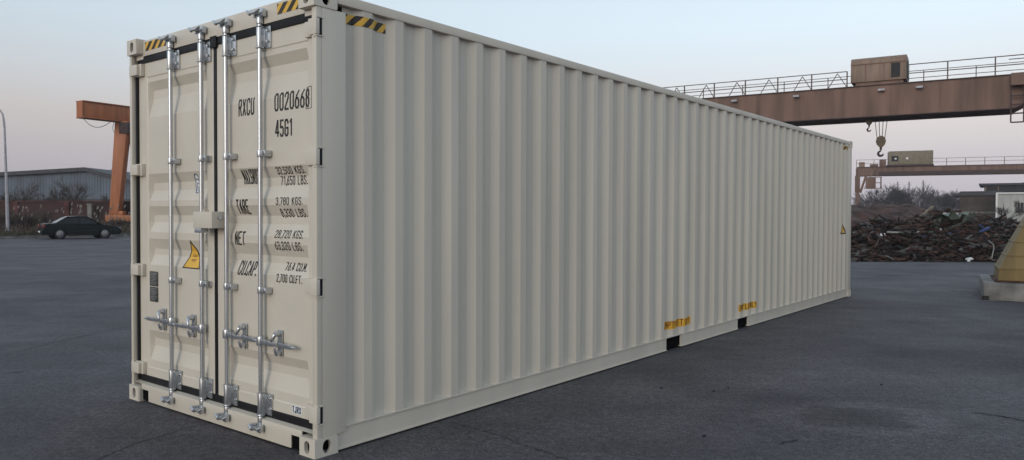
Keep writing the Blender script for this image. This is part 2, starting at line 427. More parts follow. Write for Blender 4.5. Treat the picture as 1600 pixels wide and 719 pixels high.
# ---- door leaves
DF = .066            # x of the door frame face
RIBS = [(2.553, 2.487, 2.42, 2.27), (1.822, 1.750, 1.69, 1.61), (1.566, 1.495, 1.44, 1.36), (1.308, 1.228, 1.18, 1.10), (.575, .508, .45, .34)]
RDEP = .036
def rib(z):
    for a, b, c, d in RIBS:
        if b <= z <= a: return RDEP*(a-z)/(a-b)
        if c <= z <= b: return RDEP
        if d <= z <= c: return RDEP*(z-d)/(c-d)
    return 0
def leafs():
    for (y0, y1, e0, e1) in ((.052, 1.205, .150, 1.075), (1.245, 2.372, 1.345, 2.235)):
        ys = [y0, e0-.008, e0, e0+.018, e1-.018, e1, e1+.008, y1]
        fac = [0, 0, 0, 1, 1, 0, 0, 0]; pan = [0, 0, 1, 1, 1, 1, 0, 0]
        zs = [.205, .272, .280] + sorted([z for r_ in RIBS for z in r_]) + [2.590, 2.598, 2.708]
        mb = MB(); vs = []; fs = []; n = len(zs)
        for y_, f_, p_ in zip(ys, fac, pan):
            for k, z in enumerate(zs):
                inn = 1 if 2 <= k < n-2 else 0
                vs.append((DF + .005*p_*inn + rib(z)*f_*inn, y_, z))
        for i in range(len(ys)-1):
            for k in range(n-1): fs.append((i*n+k, i*n+k+1, (i+1)*n+k+1, (i+1)*n+k))
        mb.add(vs, fs)
        # edges of the leaf
        mb.box(DF+.0005, DF+.05, y0, y0+.003, .205, 2.708); mb.box(DF+.0005, DF+.05, y1-.003, y1, .205, 2.708)
        mb.box(DF+.0005, DF+.05, y0+.0031, y1-.0031, .205, .208); mb.box(DF+.0005, DF+.05, y0+.0031, y1-.0031, 2.704, 2.708)
        yield mb.build('door_leaf', PE, C)
DR, DL = list(leafs())
def dep_door(y, z):
    for (e0, e1) in ((.150, 1.075), (1.345, 2.235)):
        if e0 <= y <= e1 and .28 < z < 2.59:
            k = min(1, (y-e0)/.018, (e1-y)/.018); return DF+.005+rib(z)*k
    return DF
# rubber gasket
gk = MB(); gk.box(.056, .10, .052, CW-.056, 2.7085, 2.7615); gk.build('door_gasket', M['rubber'], C, bevel=.004); gk = MB(); gk.box(.060, .11, .052, CW-.056, .152, .2045); gk.build('door_gasket', M['rubber'], C, bevel=.004)
gk = MB(); gk.box(.062, .10, 1.206, 1.244, .172, 2.7084); gk.box(.052, .11, 2.3725, 2.3975, .158, 2.7084); gk.box(.070, .11, .0505, .0515, .158, 2.708)
gk.box(.046, .0559, 1.185, 1.265, 2.69, 2.772)
gk.build('door_gasket', M['rubber'], C, bevel=.003)

# hinges
for z in (2.655, 1.858, 1.055, .262):
    # left door
    hb = MB(); hb.box(.034, .0655, 2.275, 2.398, z-.048, z+.048); hb.box(.010, .0339, 2.30, 2.424, z-.042, z+.042)
    hb.tube([(.024, 2.414, z-.055), (.024, 2.414, z+.055)], .012, 10)
    hb.build('hinge', PE, DL, bevel=.006)
    hb = MB(); hb.box(.044, .0655, .04, .155, z-.048, z+.048); hb.box(.012, .0399, -.003, .075, z-.05, z+.05)
    hb.tube([(.024, .018, z-.065), (.024, .018, z+.065)], .012, 10)
    hb.build('hinge', PE, DR, bevel=.006)
    sl = MB(); sl.box(.0285, .062, .0025, .0039, z-.052, z+.052); sl.build('hinge_slot', M['rubber'], C)
    for zz in (z+.0565, z-.0565): sl = MB(); sl.box(.021, .066, -.003, .0035, zz-.0035, zz+.0035); sl.build('hinge_lug', PE, C)

# ---- lock rods
RX = .030
def lock_rod(y, hdir, zoff=0):
    rod = MB(); rod.tube([(RX, y, .09), (RX, y, 2.815)], .0158, 14); r = rod.build('lock_rod', M['zinc'], C, smooth=True)
    for (za, zb) in ((2.600, 2.745), (.165, .312)):             # guide sleeves with bolted flange
        s_ = MB(); s_.tube([(RX, y, za), (RX, y, zb)], .0228, 14)
        s_.tube([(RX, y, za), (RX, y, za+.006)], .030, 14); s_.tube([(RX, y, zb-.006), (RX, y, zb)], .030, 14)
        s_.box(RX-.005, DF-.001, y-.022, y+.022, za+.01, zb-.01)
        s_.box(DF-.012, DF-.001, y-.085, y-.0221, za+.002, zb-.002)
        s_.build('rod_guide', M['zinc'], r, bevel=.003)
        b = MB()
        for q in (.3, .78):
            zz = za+(zb-za)*q; b.tube([(DF-.013, y-.062, zz), (DF-.026, y-.062, zz)], [.012, .009], 8)
        b.build('guide_bolt', M['zinc'], r, smooth=True)
    for z in (1.905, 1.0):                                       # mid clamps
        s_ = MB(); s_.tube([(RX, y, z-.022), (RX, y, z+.022)], .0218, 12)
        s_.box(RX-.016, DF-.001, y-.080, y-.014, z-.020, z+.020)
        s_.build('rod_clamp', M['zinc'], r, bevel=.003)
        b = MB(); b.tube([(RX-.0165, y-.056, z+.002), (RX-.030, y-.056, z+.002)], [.013, .010], 8); b.build('clamp_bolt', M['zinc'], r, smooth=True)
    for z, sg, px_ in ((2.828, 1, HX), (.088, -1, sx0)):         # cam ends and keepers
        s_ = MB()
        s_.tube([(RX, y, z-sg*.07), (RX, y, z-sg*.018)], .023, 12)
        s_.box(-.026, RX+.012, y-.012, y+.013, z-.013, z+.011)
        s_.box(-.034, -.014, y-.04, y+.024, z-.010, z+.008)
        s_.tube([(-.024, y+.03, z-.010), (-.024, y+.064, z+.016)], [.013, .009], 8)
        s_.tube([(-.024, y-.04, z-.006), (-.020, y-.072, z+.014)], [.013, .009], 8)
        s_.build('cam', M['zinc'], r, bevel=.003)
        k = MB()
        k.box(px_-.012, px_-.0005, y-.046, y+.046, z-.022, z+.022)
        k.box(px_-.046, px_-.0141, y+.026, y+.044, z-.024, z+.024); k.box(px_-.046, px_-.0141, y-.062, y-.044, z-.024, z+.024)
        k.build('cam_keeper', M['zinc'], r, bevel=.003)
    # handle
    zh = .672+zoff; d = hdir
    s_ = MB(); s_.tube([(RX, y, zh-.030), (RX, y, zh+.030)], .029, 12)
    yb = lambda a, b: (min(y+d*a, y+d*b), max(y+d*a, y+d*b))
    s_.box(RX-.022, RX+.008, *yb(.02, .085), zh-.018, zh+.016); s_.build('handle_hub', M['zinc'], r, bevel=.003)
    s_ = MB()
    pts = [(RX-.006, y+d*.06, zh), (RX-.012, y+d*.13, zh-.008), (RX-.002, y+d*.19, zh-.002), (RX-.010, y+d*.26, zh-.004), (RX-.014, y+d*.36, zh-.004)]
    for a, b in zip(pts, pts[1:]): s_.bar(a, b, .012, .030)
    s_.tube([(RX-.014, y+d*.36, zh-.004), (RX-.014, y+d*.395, zh-.004)], .010, 8)
    s_.build('handle', M['zinc'], r, bevel=.003)
    s_ = MB()                                                    # retainer with hooked top and seal lug
    yc = y+d*.175
    s_.box(DF-.010, DF-.001, yc-.024, yc+.024, zh-.085, zh+.085)
    s_.tube([(DF-.012, yc, zh+.062), (RX-.010, yc, zh+.064)], .019, 10)
    s_.tube([(RX-.012, yc, zh+.060), (RX-.022, yc+d*-.012, zh+.030), (RX-.024, yc-d*.022, zh+.012)], [.014, .012, .008], 8)
    s_.tube([(DF-.012, yc, zh-.062), (RX-.004, yc, zh-.064)], .020, 10)
    s_.tube([(RX-.004, yc, zh-.060), (RX-.014, yc, zh-.030)], [.012, .009], 8)
    s_.build('handle_retainer', M['zinc'], r, bevel=.002)
for y_, d_, zo in ((1.800, 1, 0.01), (1.358, 1, 0), (1.030, -1, -.005), (.618, -1, -.010)):
    lock_rod(y_, d_, zo)

# padlock cover box over the joint
lb = MB(); lb.box(-.055, .058, 1.075, 1.325, 1.405, 1.522); b = lb.build('lock_box', PE, C, bevel=.005)
lb = MB(); lb.box(-.058, .0, 1.215, 1.30, 1.372, 1.4045); lb.build('lock_box_hasp', M['zinc'], b, bevel=.003)
lb = MB(); lb.tube([(-.0, 1.0745, 1.482), (-.0, 1.058, 1.482)], .014, 10); lb.build('lock_box_bolt', M['zinc'], b, smooth=True)
lb = MB(); lb.box(.030, .065, 1.325, 1.37, 1.525, 1.537); lb.build('lock_box_bracket', PE, b)

# ---- lettering
G = {
 'R': [[(0,0),(0,1),(.4,1),(.55,.87),(.55,.64),(.4,.52),(0,.52)], [(.28,.52),(.56,0)]],
 'X': [[(0,0),(.56,1)], [(0,1),(.56,0)]],
 'C': [[(.55,.78),(.55,.87),(.42,1),(.13,1),(0,.87),(0,.13),(.13,0),(.42,0),(.55,.13),(.55,.24)]],
 'U': [[(0,1),(0,.13),(.13,0),(.42,0),(.55,.13),(.55,1)]],
 '0': [[(.13,0),(0,.13),(0,.87),(.13,1),(.42,1),(.55,.87),(.55,.13),(.42,0),(.13,0)]],
 'O': [[(.13,0),(0,.13),(0,.87),(.13,1),(.42,1),(.55,.87),(.55,.13),(.42,0),(.13,0)]],
 '2': [[(0,.78),(0,.87),(.13,1),(.42,1),(.55,.87),(.55,.66),(0,.1),(0,0),(.56,0)]],
 '6': [[(.5,1),(.22,.72),(0,.4),(0,.13),(.13,0),(.42,0),(.55,.13),(.55,.42),(.42,.56),(.1,.56)]],
 '8': [[(.13,.53),(.02,.66),(.02,.88),(.14,1),(.41,1),(.53,.88),(.53,.66),(.42,.53),(.13,.53),(0,.41),(0,.13),(.13,0),(.42,0),(.55,.13),(.55,.41),(.42,.53)]],
 '4': [[(.42,0),(.42,1),(.36,1),(0,.3),(0,.24),(.6,.24)]],
 '5': [[(.54,1),(.04,1),(.02,.56),(.4,.58),(.55,.45),(.55,.14),(.42,0),(.12,0),(0,.13)]],
 'G': [[(.55,.78),(.55,.87),(.42,1),(.13,1),(0,.87),(0,.13),(.13,0),(.42,0),(.55,.13),(.55,.48),(.3,.48)]],
 '1': [[(.08,.86),(.28,1),(.28,0)]],
 'M': [[(0,0),(0,1),(.3,.35),(.6,1),(.6,0)]],
 'A': [[(0,0),(.28,1),(.56,0)], [(.1,.3),(.46,.3)]],
 '.': [[(.05,0),(.05,.09)]], ',': [[(.08,.08),(.02,-.14)]],
 'S': [[(.54,.8),(.54,.88),(.42,1),(.13,1),(.02,.88),(.02,.64),(.55,.38),(.55,.12),(.42,0),(.13,0),(0,.12),(0,.22)]],
 'K': [[(0,0),(0,1)], [(.55,1),(.02,.42)], [(.18,.58),(.57,0)]],
 'L': [[(0,1),(0,0),(.5,0)]],
 'B': [[(0,0),(0,1),(.4,1),(.53,.88),(.53,.64),(.42,.53),(0,.53)], [(.42,.53),(.56,.4),(.56,.13),(.42,0),(0,0)]],
 '7': [[(0,1),(.55,1),(.55,.9),(.2,0)]],
 '3': [[(0,.82),(0,.88),(.13,1),(.42,1),(.54,.88),(.54,.66),(.42,.53),(.22,.53)], [(.42,.53),(.55,.4),(.55,.13),(.42,0),(.13,0),(0,.13),(0,.2)]],
 'T': [[(0,1),(.56,1)], [(.28,1),(.28,0)]],
 'E': [[(.52,0),(0,0),(0,1),(.52,1)], [(0,.53),(.44,.53)]],
 'N': [[(0,0),(0,1),(.55,0),(.55,1)]],
 'P': [[(0,0),(0,1),(.42,1),(.55,.87),(.55,.6),(.42,.47),(0,.47)]],
 'I': [[(.15,0),(.15,1)]], 'F': [[(0,0),(0,1),(.52,1)], [(0,.53),(.44,.53)]],
 'J': [[(.45,1),(.45,.13),(.33,0),(.12,0),(0,.12),(0,.22)]],
 'Y': [[(0,1),(.28,.5),(.56,1)], [(.28,.5),(.28,0)]],
}
ADV = {'.': .28, ',': .26, 'I': .5, '1': .58, 'M': .82, ' ': .5}
def strokes(mb, lines, wd, surf, step=.009):
    """ribbons along polylines given in (u, v), laid on the surface surf(u, v) -> point"""
    for ln in lines:
        for a, b in zip(ln, ln[1:]):
            dx, dy = b[0]-a[0], b[1]-a[1]; l_ = sqrt(dx*dx+dy*dy)
            if l_ < 1e-6: continue
            dx, dy = dx/l_, dy/l_; e = wd*.38
            n = max(1, int(l_/step)); vs = []
            for k in range(n+1):
                t = -e + (l_+2*e)*k/n; px_, py_ = a[0]+dx*t, a[1]+dy*t
                for s_ in (-1, 1): vs.append(surf(px_-dy*s_*wd/2, py_+dx*s_*wd/2))
            mb.add(vs, [(2*k, 2*k+1, 2*k+3, 2*k+2) for k in range(n)])
def text(mb, txt, u, v, hgt, wd, surf, width=None, shear=0):
    adv = []; x = 0
    for ch in txt: adv.append(x); x += ADV.get(ch, .76)
    tot = x-.2; sx_ = (width/tot) if width else hgt
    for ch, a in zip(txt, adv):
        for ln in G.get(ch, []): strokes(mb, [[(u+(a+p[0]*.80)*sx_+shear*p[1]*hgt, v+p[1]*hgt) for p in ln]], wd, surf)
def door_surf(off):
    return lambda u, v: (dep_door(-u, v)-off, -u, v)      # u = -y
LT = MB(); sf = door_surf(.0016)
text(LT, 'RXCU', -.932, 2.186, .106, .0125, sf, .185)
text(LT, '0020668', -.508, 2.186, .106, .0135, sf, .375)
yb_ = .176; strokes(LT, [[(-yb_, 2.170), (-yb_, 2.305), (-yb_+.062, 2.305), (-yb_+.062, 2.170), (-yb_, 2.170)]], .0035, sf)
text(LT, '45G1', -.500, 2.016, .10, .0135, sf, .18)
text(LT, 'MAX.GROSS', -.925, 1.715, .094, .0076, sf, .212)
text(LT, '32,500 KGS.', -.512, 1.770, .042, .0066, sf, .30)
text(LT, '71,650 LBS.', -.495, 1.700, .052, .0066, sf, .285)
text(LT, 'TARE', -.972, 1.510, .092, .0112, sf, .145)
text(LT, '3,780 KGS.', -.500, 1.568, .045, .0066, sf, .285)
text(LT, '8,330 LBS.', -.480, 1.490, .048, .0066, sf, .27)
text(LT, 'NET', -.985, 1.295, .086, .0112, sf, .118)
text(LT, '28,720 KGS.', -.515, 1.352, .046, .0066, sf, .30)
text(LT, '63,320 LBS.', -.520, 1.273, .050, .0066, sf, .295)
text(LT, 'CU.CAP.', -.955, 1.088, .088, .0112, sf, .215)
text(LT, '76.4 CU.M.', -.430, 1.141, .047, .0066, sf, .225)
text(LT, '2,700 CU.FT.', -.495, 1.063, .047, .0066, sf, .27)
LT.build('lettering', M['ink'], DR)
def patch(mb, u0, u1, v0, v1, surf, nu=6, nv=6):
    vs = [surf(u0+(u1-u0)*i/nu, v0+(v1-v0)*j/nv) for i in range(nu+1) for j in range(nv+1)]
    mb.add(vs, [(i*(nv+1)+j, (i+1)*(nv+1)+j, (i+1)*(nv+1)+j+1, i*(nv+1)+j+1) for i in range(nu) for j in range(nv)])
st = MB(); patch(st, -.322, -.222, .222, .272, door_surf(.001), 1, 1); s_ = st.build('owner_sticker', M['white'], DR)
st = MB(); text(st, 'TJRX', -.316, .229, .037, .0075, door_surf(.0022), .088); st.build('sticker_letters', M['blue_ink'], DR)
# yellow triangle
def tri_rows(mb, ya, yl, yr, zt, zb, surf, n=26):
    vs = []
    for k in range(n+1):
        t = k/n; z = zt+(zb-zt)*t
        l, r_ = ya+(yl-ya)*t, ya+(yr-ya)*t
        for q in range(5): vs.append(surf(-(l+(r_-l)*q/4), z))
    mb.add(vs, [(5*k+q, 5*k+q+1, 5*k+q+6, 5*k+q+5) for k in range(n) for q in range(4)])
st = MB(); tri_rows(st, 1.600, 1.715, 1.455, 1.312, 1.095, door_surf(.0012)); ts = st.build('warning_triangle', M['tape_black'], DL)
st = MB(); tri_rows(st, 1.599, 1.694, 1.476, 1.286, 1.104, door_surf(.0024)); st.build('triangle_face', M['yellow'], DL)
st = MB(); sfd = door_surf(.0034)
for z, a, b in ((1.196, 1.612, 1.557), (1.186, 1.620, 1.560), (1.162, 1.622, 1.552), (1.152, 1.615, 1.56)):
    strokes(st, [[(-a, z), (-b, z)]], .0045, sfd)
st.build('triangle_print', M['red_ink'], DL)
# data plates
for k, (za, zb) in enumerate(((.930, 1.048), (.806, .924))):
    st = MB(); st.box(DF-.0015, DF+.0045, 2.088, 2.218, za, zb); p_ = st.build('data_plate', M['plate'], DL, bevel=.004)
    st = MB()
    for j in range(8):
        z = zb-.014-j*.0125; strokes(st, [[(-2.205, z), (-2.205+.11*(1-.3*((j*7+k) % 3)/2), z)]], .0035, lambda u, v: (DF-.0022, -u, v))
    st.build('plate_print', mat('plate_print', (.32, .32, .32), .5), DL)
# oval maker's mark
st = MB(); sfo = door_surf(.0012)
for k in range(18):
    z0_, z1_ = 1.655+.155*k/18, 1.655+.155*(k+1)/18
    def hw(z): q = (z-1.7325)/.0775; return .040*sqrt(max(0, 1-q*q))
    a, b = hw(z0_+1e-4), hw(z1_-1e-4); yc = 1.535
    st.add([sfo(-(yc+a), z0_), sfo(-(yc-a), z0_), sfo(-(yc-b), z1_), sfo(-(yc+b), z1_)], [(0,1,2,3)])
st.build('round_sticker', M['white'], DL)
st = MB(); sfo2 = door_surf(.0026)
ring = [(-(1.535+.036*cos(t*pi/10)), 1.7325+.070*sin(t*pi/10)) for t in range(21)]
strokes(st, [ring], .008, sfo2, .006)
strokes(st, [[(-1.552, 1.765), (-1.522, 1.765), (-1.522, 1.735), (-1.548, 1.735), (-1.548, 1.70), (-1.520, 1.70)], [(-1.555, 1.685), (-1.518, 1.685)]], .007, sfo2)
st.build('sticker_print', M['blue_ink'], DL)

# striped warning tape
def tape(mby, mbk, u0, u1, v0, v1, surf, surf2, pitch=.085, slant=.6, flip=1, off=0):
    n = max(2, int((u1-u0)/.012))
    patch(mby, u0, u1, v0, v1, surf, n, 2)
    h_ = v1-v0; k = -2
    while True:
        a = u0+k*pitch+off
        if a > u1: break
        vs = []; ok = False
        for j in range(5):
            v = v0+h_*j/4; sh = flip*slant*h_*j/4
            l, r_ = a+sh, a+sh+pitch*.5
            l2, r2 = min(max(l, u0), u1), min(max(r_, u0), u1)
            if r2-l2 > 1e-4: ok = True
            for q in range(5): vs.append(surf2(l2+(r2-l2)*q/4, v))
        if ok: mbk.add(vs, [(5*j+q, 5*j+q+1, 5*j+q+6, 5*j+q+5) for j in range(4) for q in range(4)])
        k += 1
hs = lambda off: (lambda u, v: (HX-off, -u, v))
for (ya, yb) in ((2.235, 1.905), (.452, .175)):
    a = MB(); b = MB(); tape(a, b, -ya, -yb, 2.800, 2.868, hs(.0012), hs(.0024), .098, 1.0)
    a.build('warning_tape', M['yellow'], C); b.build('tape_stripe', M['tape_black'], C)
ss = lambda off: (lambda u, v: (u, SY+dep_side(u)-off, v))
for (xa, xb) in ((.262, .610), (CL-.60, CL-.262)):
    a = MB(); b = MB(); tape(a, b, xa, xb, 2.722, 2.786, ss(.0015), ss(.0032), .100, 1.0, 1, .02)
    a.build('warning_tape', M['yellow'], C); b.build('tape_stripe', M['tape_black'], C)
for (xa, xb) in ((4.665, 5.345), (6.765, 7.385)):
    a = MB(); patch(a, xa, xb, .236, .326, ss(.0015), 68, 1); a.build('lift_notice', M['orange_tape'] if xa < 5 else M['yellow'], C)
    a = MB(); text(a, 'EMPTY LIFT ONLY', xa+.02, .252, .066, .0085, ss(.0035), xb-xa-.04); a.build('notice_letters', M['red_ink'], C)
# small marks near the far post
a = MB(); tri = MB()
vs = []
for k in range(11):
    t = k/10; z = 1.45-.26*t
    for q in range(7): vs.append(ss(.0015)(11.66 + (q/6-.5)*.30*t, z))
tri.add(vs, [(7*k+q, 7*k+q+1, 7*k+q+8, 7*k+q+7) for k in range(10) for q in range(6)])
tri.build('warning_triangle', M['yellow'], C)
strokes(a, [[(11.655, 1.45), (11.51, 1.187), (11.81, 1.187), (11.655, 1.45)]], .024, ss(.003))
strokes(a, [[(11.66, 1.98), (11.66, 1.77)], [(11.66, 2.66), (11.66, 2.45)]], .020, ss(.003))
a.build('side_print', M['tape_black'], C)

# ------------------------------------------------------------------ materials of the surroundings
M['crane_orange'] = mat('crane_orange', (.38, .122, .040), .55, var=.16, scale=3, streak=True, bump=.1)
M['crane_red'] = mat('crane_red_oxide', (.165, .088, .062), .6, var=.22, scale=1.3, streak=True, bump=.1, detail=9)
M['crane_dark'] = mat('crane_flange', (.055, .03, .03), .7, var=.2)
M['crane_tan'] = mat('trolley_sheet', (.225, .15, .105), .6, var=.16, scale=3, streak=True)
M['crane_tan2'] = mat('trolley_sheet_olive', (.19, .158, .108), .6, var=.14, scale=3)
M['rail'] = mat('rail_paint', (.10, .07, .065), .6)
M['cable'] = mat('steel_cable', (.10, .10, .10), .5, metal=.3)
M['hook'] = mat('hook_paint', (.12, .085, .05), .6, var=.3, scale=5)
M['lamp'] = mat('lamp_pole', (.36, .35, .38), .5)
M['carpaint'] = mat('car_paint', (.005, .010, .011), .30, var=.1, spec=.12)
M['carroof'] = mat('car_roof_paint', (.006, .012, .013), .12, var=.1, spec=.6)
M['glass'] = mat('car_glass', (.010, .012, .016), .10, var=.1, spec=.3)
M['bright_glass'] = mat('sloping_glass', (.02, .022, .025), .08, spec=1); M['bright_glass'].node_tree.nodes['Principled BSDF'].inputs['IOR'].default_value = 2.6
M['tyre'] = mat('tyre', (.018, .018, .02), .85)
M['rim'] = mat('wheel_cover', (.30, .30, .31), .4, metal=.6, var=.15, scale=12)
M['chrome'] = mat('trim', (.35, .35, .36), .25, metal=.8)
M['tail'] = mat('tail_lens', (.20, .015, .015), .2)
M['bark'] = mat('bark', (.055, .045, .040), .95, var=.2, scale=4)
M['bark_hazed'] = mat('bark_hazed', (.085, .074, .076), .95, var=.2, scale=4)  # bark made paler for far trees, distance haze put into the colour
M['weed'] = mat('dry_weed', (.095, .072, .052), .95, var=.35, scale=2)
M['brickwall'] = mat('red_brown_wall', (.085, .030, .026), .9, var=.35, scale=1.2, bump=.4, bscale=6, detail=10)
M['roof_dark'] = mat('dark_roof', (.045, .047, .055), .7, var=.2)
M['concrete'] = mat('concrete', (.20, .195, .185), .9, var=.3, scale=3, bump=.5, bscale=14, detail=10)
M['ochre'] = mat('ochre_steel', (.175, .118, .030), .6, var=.22, scale=3, streak=True, bump=.1)
M['rust'] = mat('rust', (.085, .034, .022), .9, var=.35, scale=5)
M['whitewash'] = mat('white_render', (.42, .42, .40), .8, var=.12, scale=2, streak=True)
M['window_dark'] = mat('window_dark', (.014, .015, .018), .5, spec=.2)

def sheet_mat(name, col, pitch=.35):
    m, nt, b = nodes(name); L = nt.links.new; N = nt.nodes.new
    tc = N('ShaderNodeTexCoord'); wv = N('ShaderNodeTexWave'); wv.inputs['Scale'].default_value = 1/pitch*.3142/2*2; wv.bands_direction = 'X'
    L(tc.outputs['Object'], wv.inputs['Vector'])
    n = N('ShaderNodeTexNoise'); n.inputs['Scale'].default_value = .4; n.inputs['Detail'].default_value = 8
    mp = N('ShaderNodeMapping'); mp.inputs['Scale'].default_value = (2, 1, .3); L(tc.outputs['Object'], mp.inputs[0]); L(mp.outputs[0], n.inputs['Vector'])
    r = N('ShaderNodeValToRGB'); L(n.outputs['Fac'], r.inputs[0]); r.color_ramp.elements[0].position = .3; r.color_ramp.elements[1].position = .7
    r.color_ramp.elements[0].color = (*[c*.62 for c in col], 1); r.color_ramp.elements[1].color = (*[c*1.1 for c in col], 1)
    L(r.outputs[0], b.inputs['Base Color']); b.inputs['Roughness'].default_value = .55
    bp = N('ShaderNodeBump'); bp.inputs['Strength'].default_value = .8; bp.inputs['Distance'].default_value = .06
    L(wv.outputs['Fac'], bp.inputs['Height']); L(bp.outputs[0], b.inputs['Normal'])
    return m
M['sheet'] = sheet_mat('blue_grey_sheet', (.10, .128, .17))
def brick_mat(name, c1, c2, mortar, sc=4.5):
    m, nt, b = nodes(name); L = nt.links.new; N = nt.nodes.new
    tc = N('ShaderNodeTexCoord'); sp = N('ShaderNodeSeparateXYZ'); cb = N('ShaderNodeCombineXYZ')
    L(tc.outputs['Object'], sp.inputs[0]); ad = N('ShaderNodeMath'); L(sp.outputs['X'], ad.inputs[0]); L(sp.outputs['Y'], ad.inputs[1])
    L(ad.outputs[0], cb.inputs['X']); L(sp.outputs['Z'], cb.inputs['Y'])
    br = N('ShaderNodeTexBrick'); br.inputs['Scale'].default_value = sc; L(cb.outputs[0], br.inputs['Vector'])
    br.inputs['Color1'].default_value = (*c1, 1); br.inputs['Color2'].default_value = (*c2, 1); br.inputs['Mortar'].default_value = (*mortar, 1)
    n = N('ShaderNodeTexNoise'); n.inputs['Scale'].default_value = .5; n.inputs['Detail'].default_value = 9; L(tc.outputs['Object'], n.inputs['Vector'])
    r = N('ShaderNodeValToRGB'); L(n.outputs['Fac'], r.inputs[0]); r.color_ramp.elements[0].color = (.5, .5, .5, 1); r.color_ramp.elements[0].position = .35; r.color_ramp.elements[1].position = .65
    x = N('ShaderNodeMix'); x.data_type = 'RGBA'; x.blend_type = 'MULTIPLY'; x.inputs[0].default_value = 1; L(br.outputs[0], x.inputs[6]); L(r.outputs[0], x.inputs[7])
    L(x.outputs[2], b.inputs['Base Color']); b.inputs['Roughness'].default_value = .9
    return m
M['brick'] = brick_mat('tan_brick', (.105, .075, .055), (.075, .055, .045), (.075, .07, .065))
M['brick_red'] = brick_mat('red_brick', (.075, .026, .022), (.052, .021, .020), (.042, .031, .03))

# ------------------------------------------------------------------ left side: kerb, verge, wall, warehouse
KA = Vector((-30.3, 44.6, 0)); KD = R(47); kd = Vector((cos(KD), sin(KD), 0)); kn = Vector((-sin(KD), cos(KD), 0))
KM = Matrix.Translation(KA) @ Matrix.Rotation(KD, 4, 'Z')
k = MB(); x = -40.
while x < 24: k.box(x, x+.985, .002, .16, -.1, .12, KM); x += 1.0
k.build('kerb', M['concrete']); tag(bpy.data.objects['kerb'], kind='structure')
rnd = random.Random(5)
vs = []; fs = []; nx, ny = 150, 30
for i in range(nx+1):
    for j in range(ny+1):
        X_ = -60+90*i/nx; Y_ = .16+40*(j/ny)**1.6
        z = .10+ (.0 if j == 0 else .05*sin(X_*.9+j)+.10*rnd.random()+.12*min(1, j/6))
        p = KM @ Vector((X_, Y_, z)); vs.append(tuple(p))
for i in range(nx):
    for j in range(ny): fs.append((i*(ny+1)+j, (i+1)*(ny+1)+j, (i+1)*(ny+1)+j+1, i*(ny+1)+j+1))
g = MB(); g.add(vs, fs); tag(g.build('verge', M['earth'], smooth=True), kind='structure')

# red-brown boundary wall
WY = 62.
def wall_z(py): return at(100, py, WY).z
wx0, wx1 = at(-400, 330, WY).x, at(520, 330, WY).x
mb = MB(); zt = wall_z(316); bw = empty('brick_wall', ((wx0+wx1)/2, WY, 0)); tag(bw, 'long low dark red brick wall in front of the blue-grey warehouse', 'wall')
L2 = (wx1-wx0)/2
mb.box(-L2, L2, -.12, .12, -.1, zt); mb.build('wall_panel', M['brick_red'], bw)
mb = MB(); mb.box(-L2-.05, L2+.05, -.19, .19, zt+.002, zt+.10); mb.build('coping', M['brickwall'], bw)
q = -L2+1.5
while q < L2:
    mb = MB(); mb.box(q-.2, q+.2, -.26, -.121, -.1, zt-.002); mb.build('pier', M['brickwall'], bw); q += 4.2
# pale gate post in the wall
mb = MB(); p = at(142, 330, WY-.6); mb.box(-.17, .17, -.17, .17, 0, 2.2); mb.box(-.2, .2, -.2, .2, 2.2, 2.32)
o = mb.build('gate_post', M['concrete']); o.location = (p.x, WY-.65, 0); tag(o, 'pale square post in front of the dark red wall', 'post')

# warehouse: gabled shed seen on its gable side, long pale shed behind
HY = 92.
wh = empty('warehouse', (at(136, 300, HY).x, HY, 0)); tag(wh, 'long blue-grey sheet metal warehouse with a low dark gable roof', 'warehouse')
def lw(px, py, o_): p = at(px, py, HY); return (p.x-o_.location.x, p.z)
P0, P1, P2 = lw(-230, 290, wh), lw(136, 268, wh), lw(214, 289, wh)
mb = MB(); mb.prism([(P0[0], -.1), (P2[0], -.1), (P2[0], P2[1]), (P1[0], P1[1]), (P0[0], P0[1])], (0, 0, 0), (1, 0, 0), (0, 0, 1), (0, 28, 0))
mb.build('wall', M['sheet'], wh)
mb = MB()
for A, B in ((P0, P1), (P1, P2)):
    ex = .8 if B is P2 else 0; ez = -.22 if B is P2 else 0
    a0 = A[0]-(.8 if A is P0 else 0)
    mb.prism([(a0, A[1]+.02), (B[0]+ex, B[1]+.02+ez), (B[0]+ex, B[1]+.48+ez), (a0, A[1]+.48)], (0, -.6, 0), (1, 0, 0), (0, 0, 1), (0, 29, 0))
mb.build('roof', M['roof_dark'], wh)
mb = MB(); mb.box(P0[0], P2[0]-.3, -.04, -.002, 2.8, 3.3); mb.build('wall_band', M['roof_dark'], wh)
mb = MB(); mb.tube([(P2[0]-.25, -.12, 0), (P2[0]-.25, -.12, P2[1])], .12, 8); mb.build('downpipe', M['roof_dark'], wh)
# rear shed with level ridge
HY2 = 125.
a, b_ = at(-330, 264, HY2), at(137, 264, HY2)
rs = empty('rear_shed', ((a.x+b_.x)/2, HY2, 0)); tag(rs, 'grey shed roof with a level ridge rising behind the warehouse', 'shed')
l2 = (b_.x-a.x)/2
mb = MB(); mb.box(-l2, l2, 4, 26, -.1, a.z-1.3); mb.build('wall', M['sheet'], rs)
mb = MB(); mb.prism([(3.4, a.z-1.5), (15, a.z), (26.6, a.z-1.5), (26.6, a.z-1.7), (3.4, a.z-1.7)], (-l2-.3, 0, 0), (0, 1, 0), (0, 0, 1), (2*l2+.6, 0, 0)); mb.build('roof', M['roof_dark'], rs)
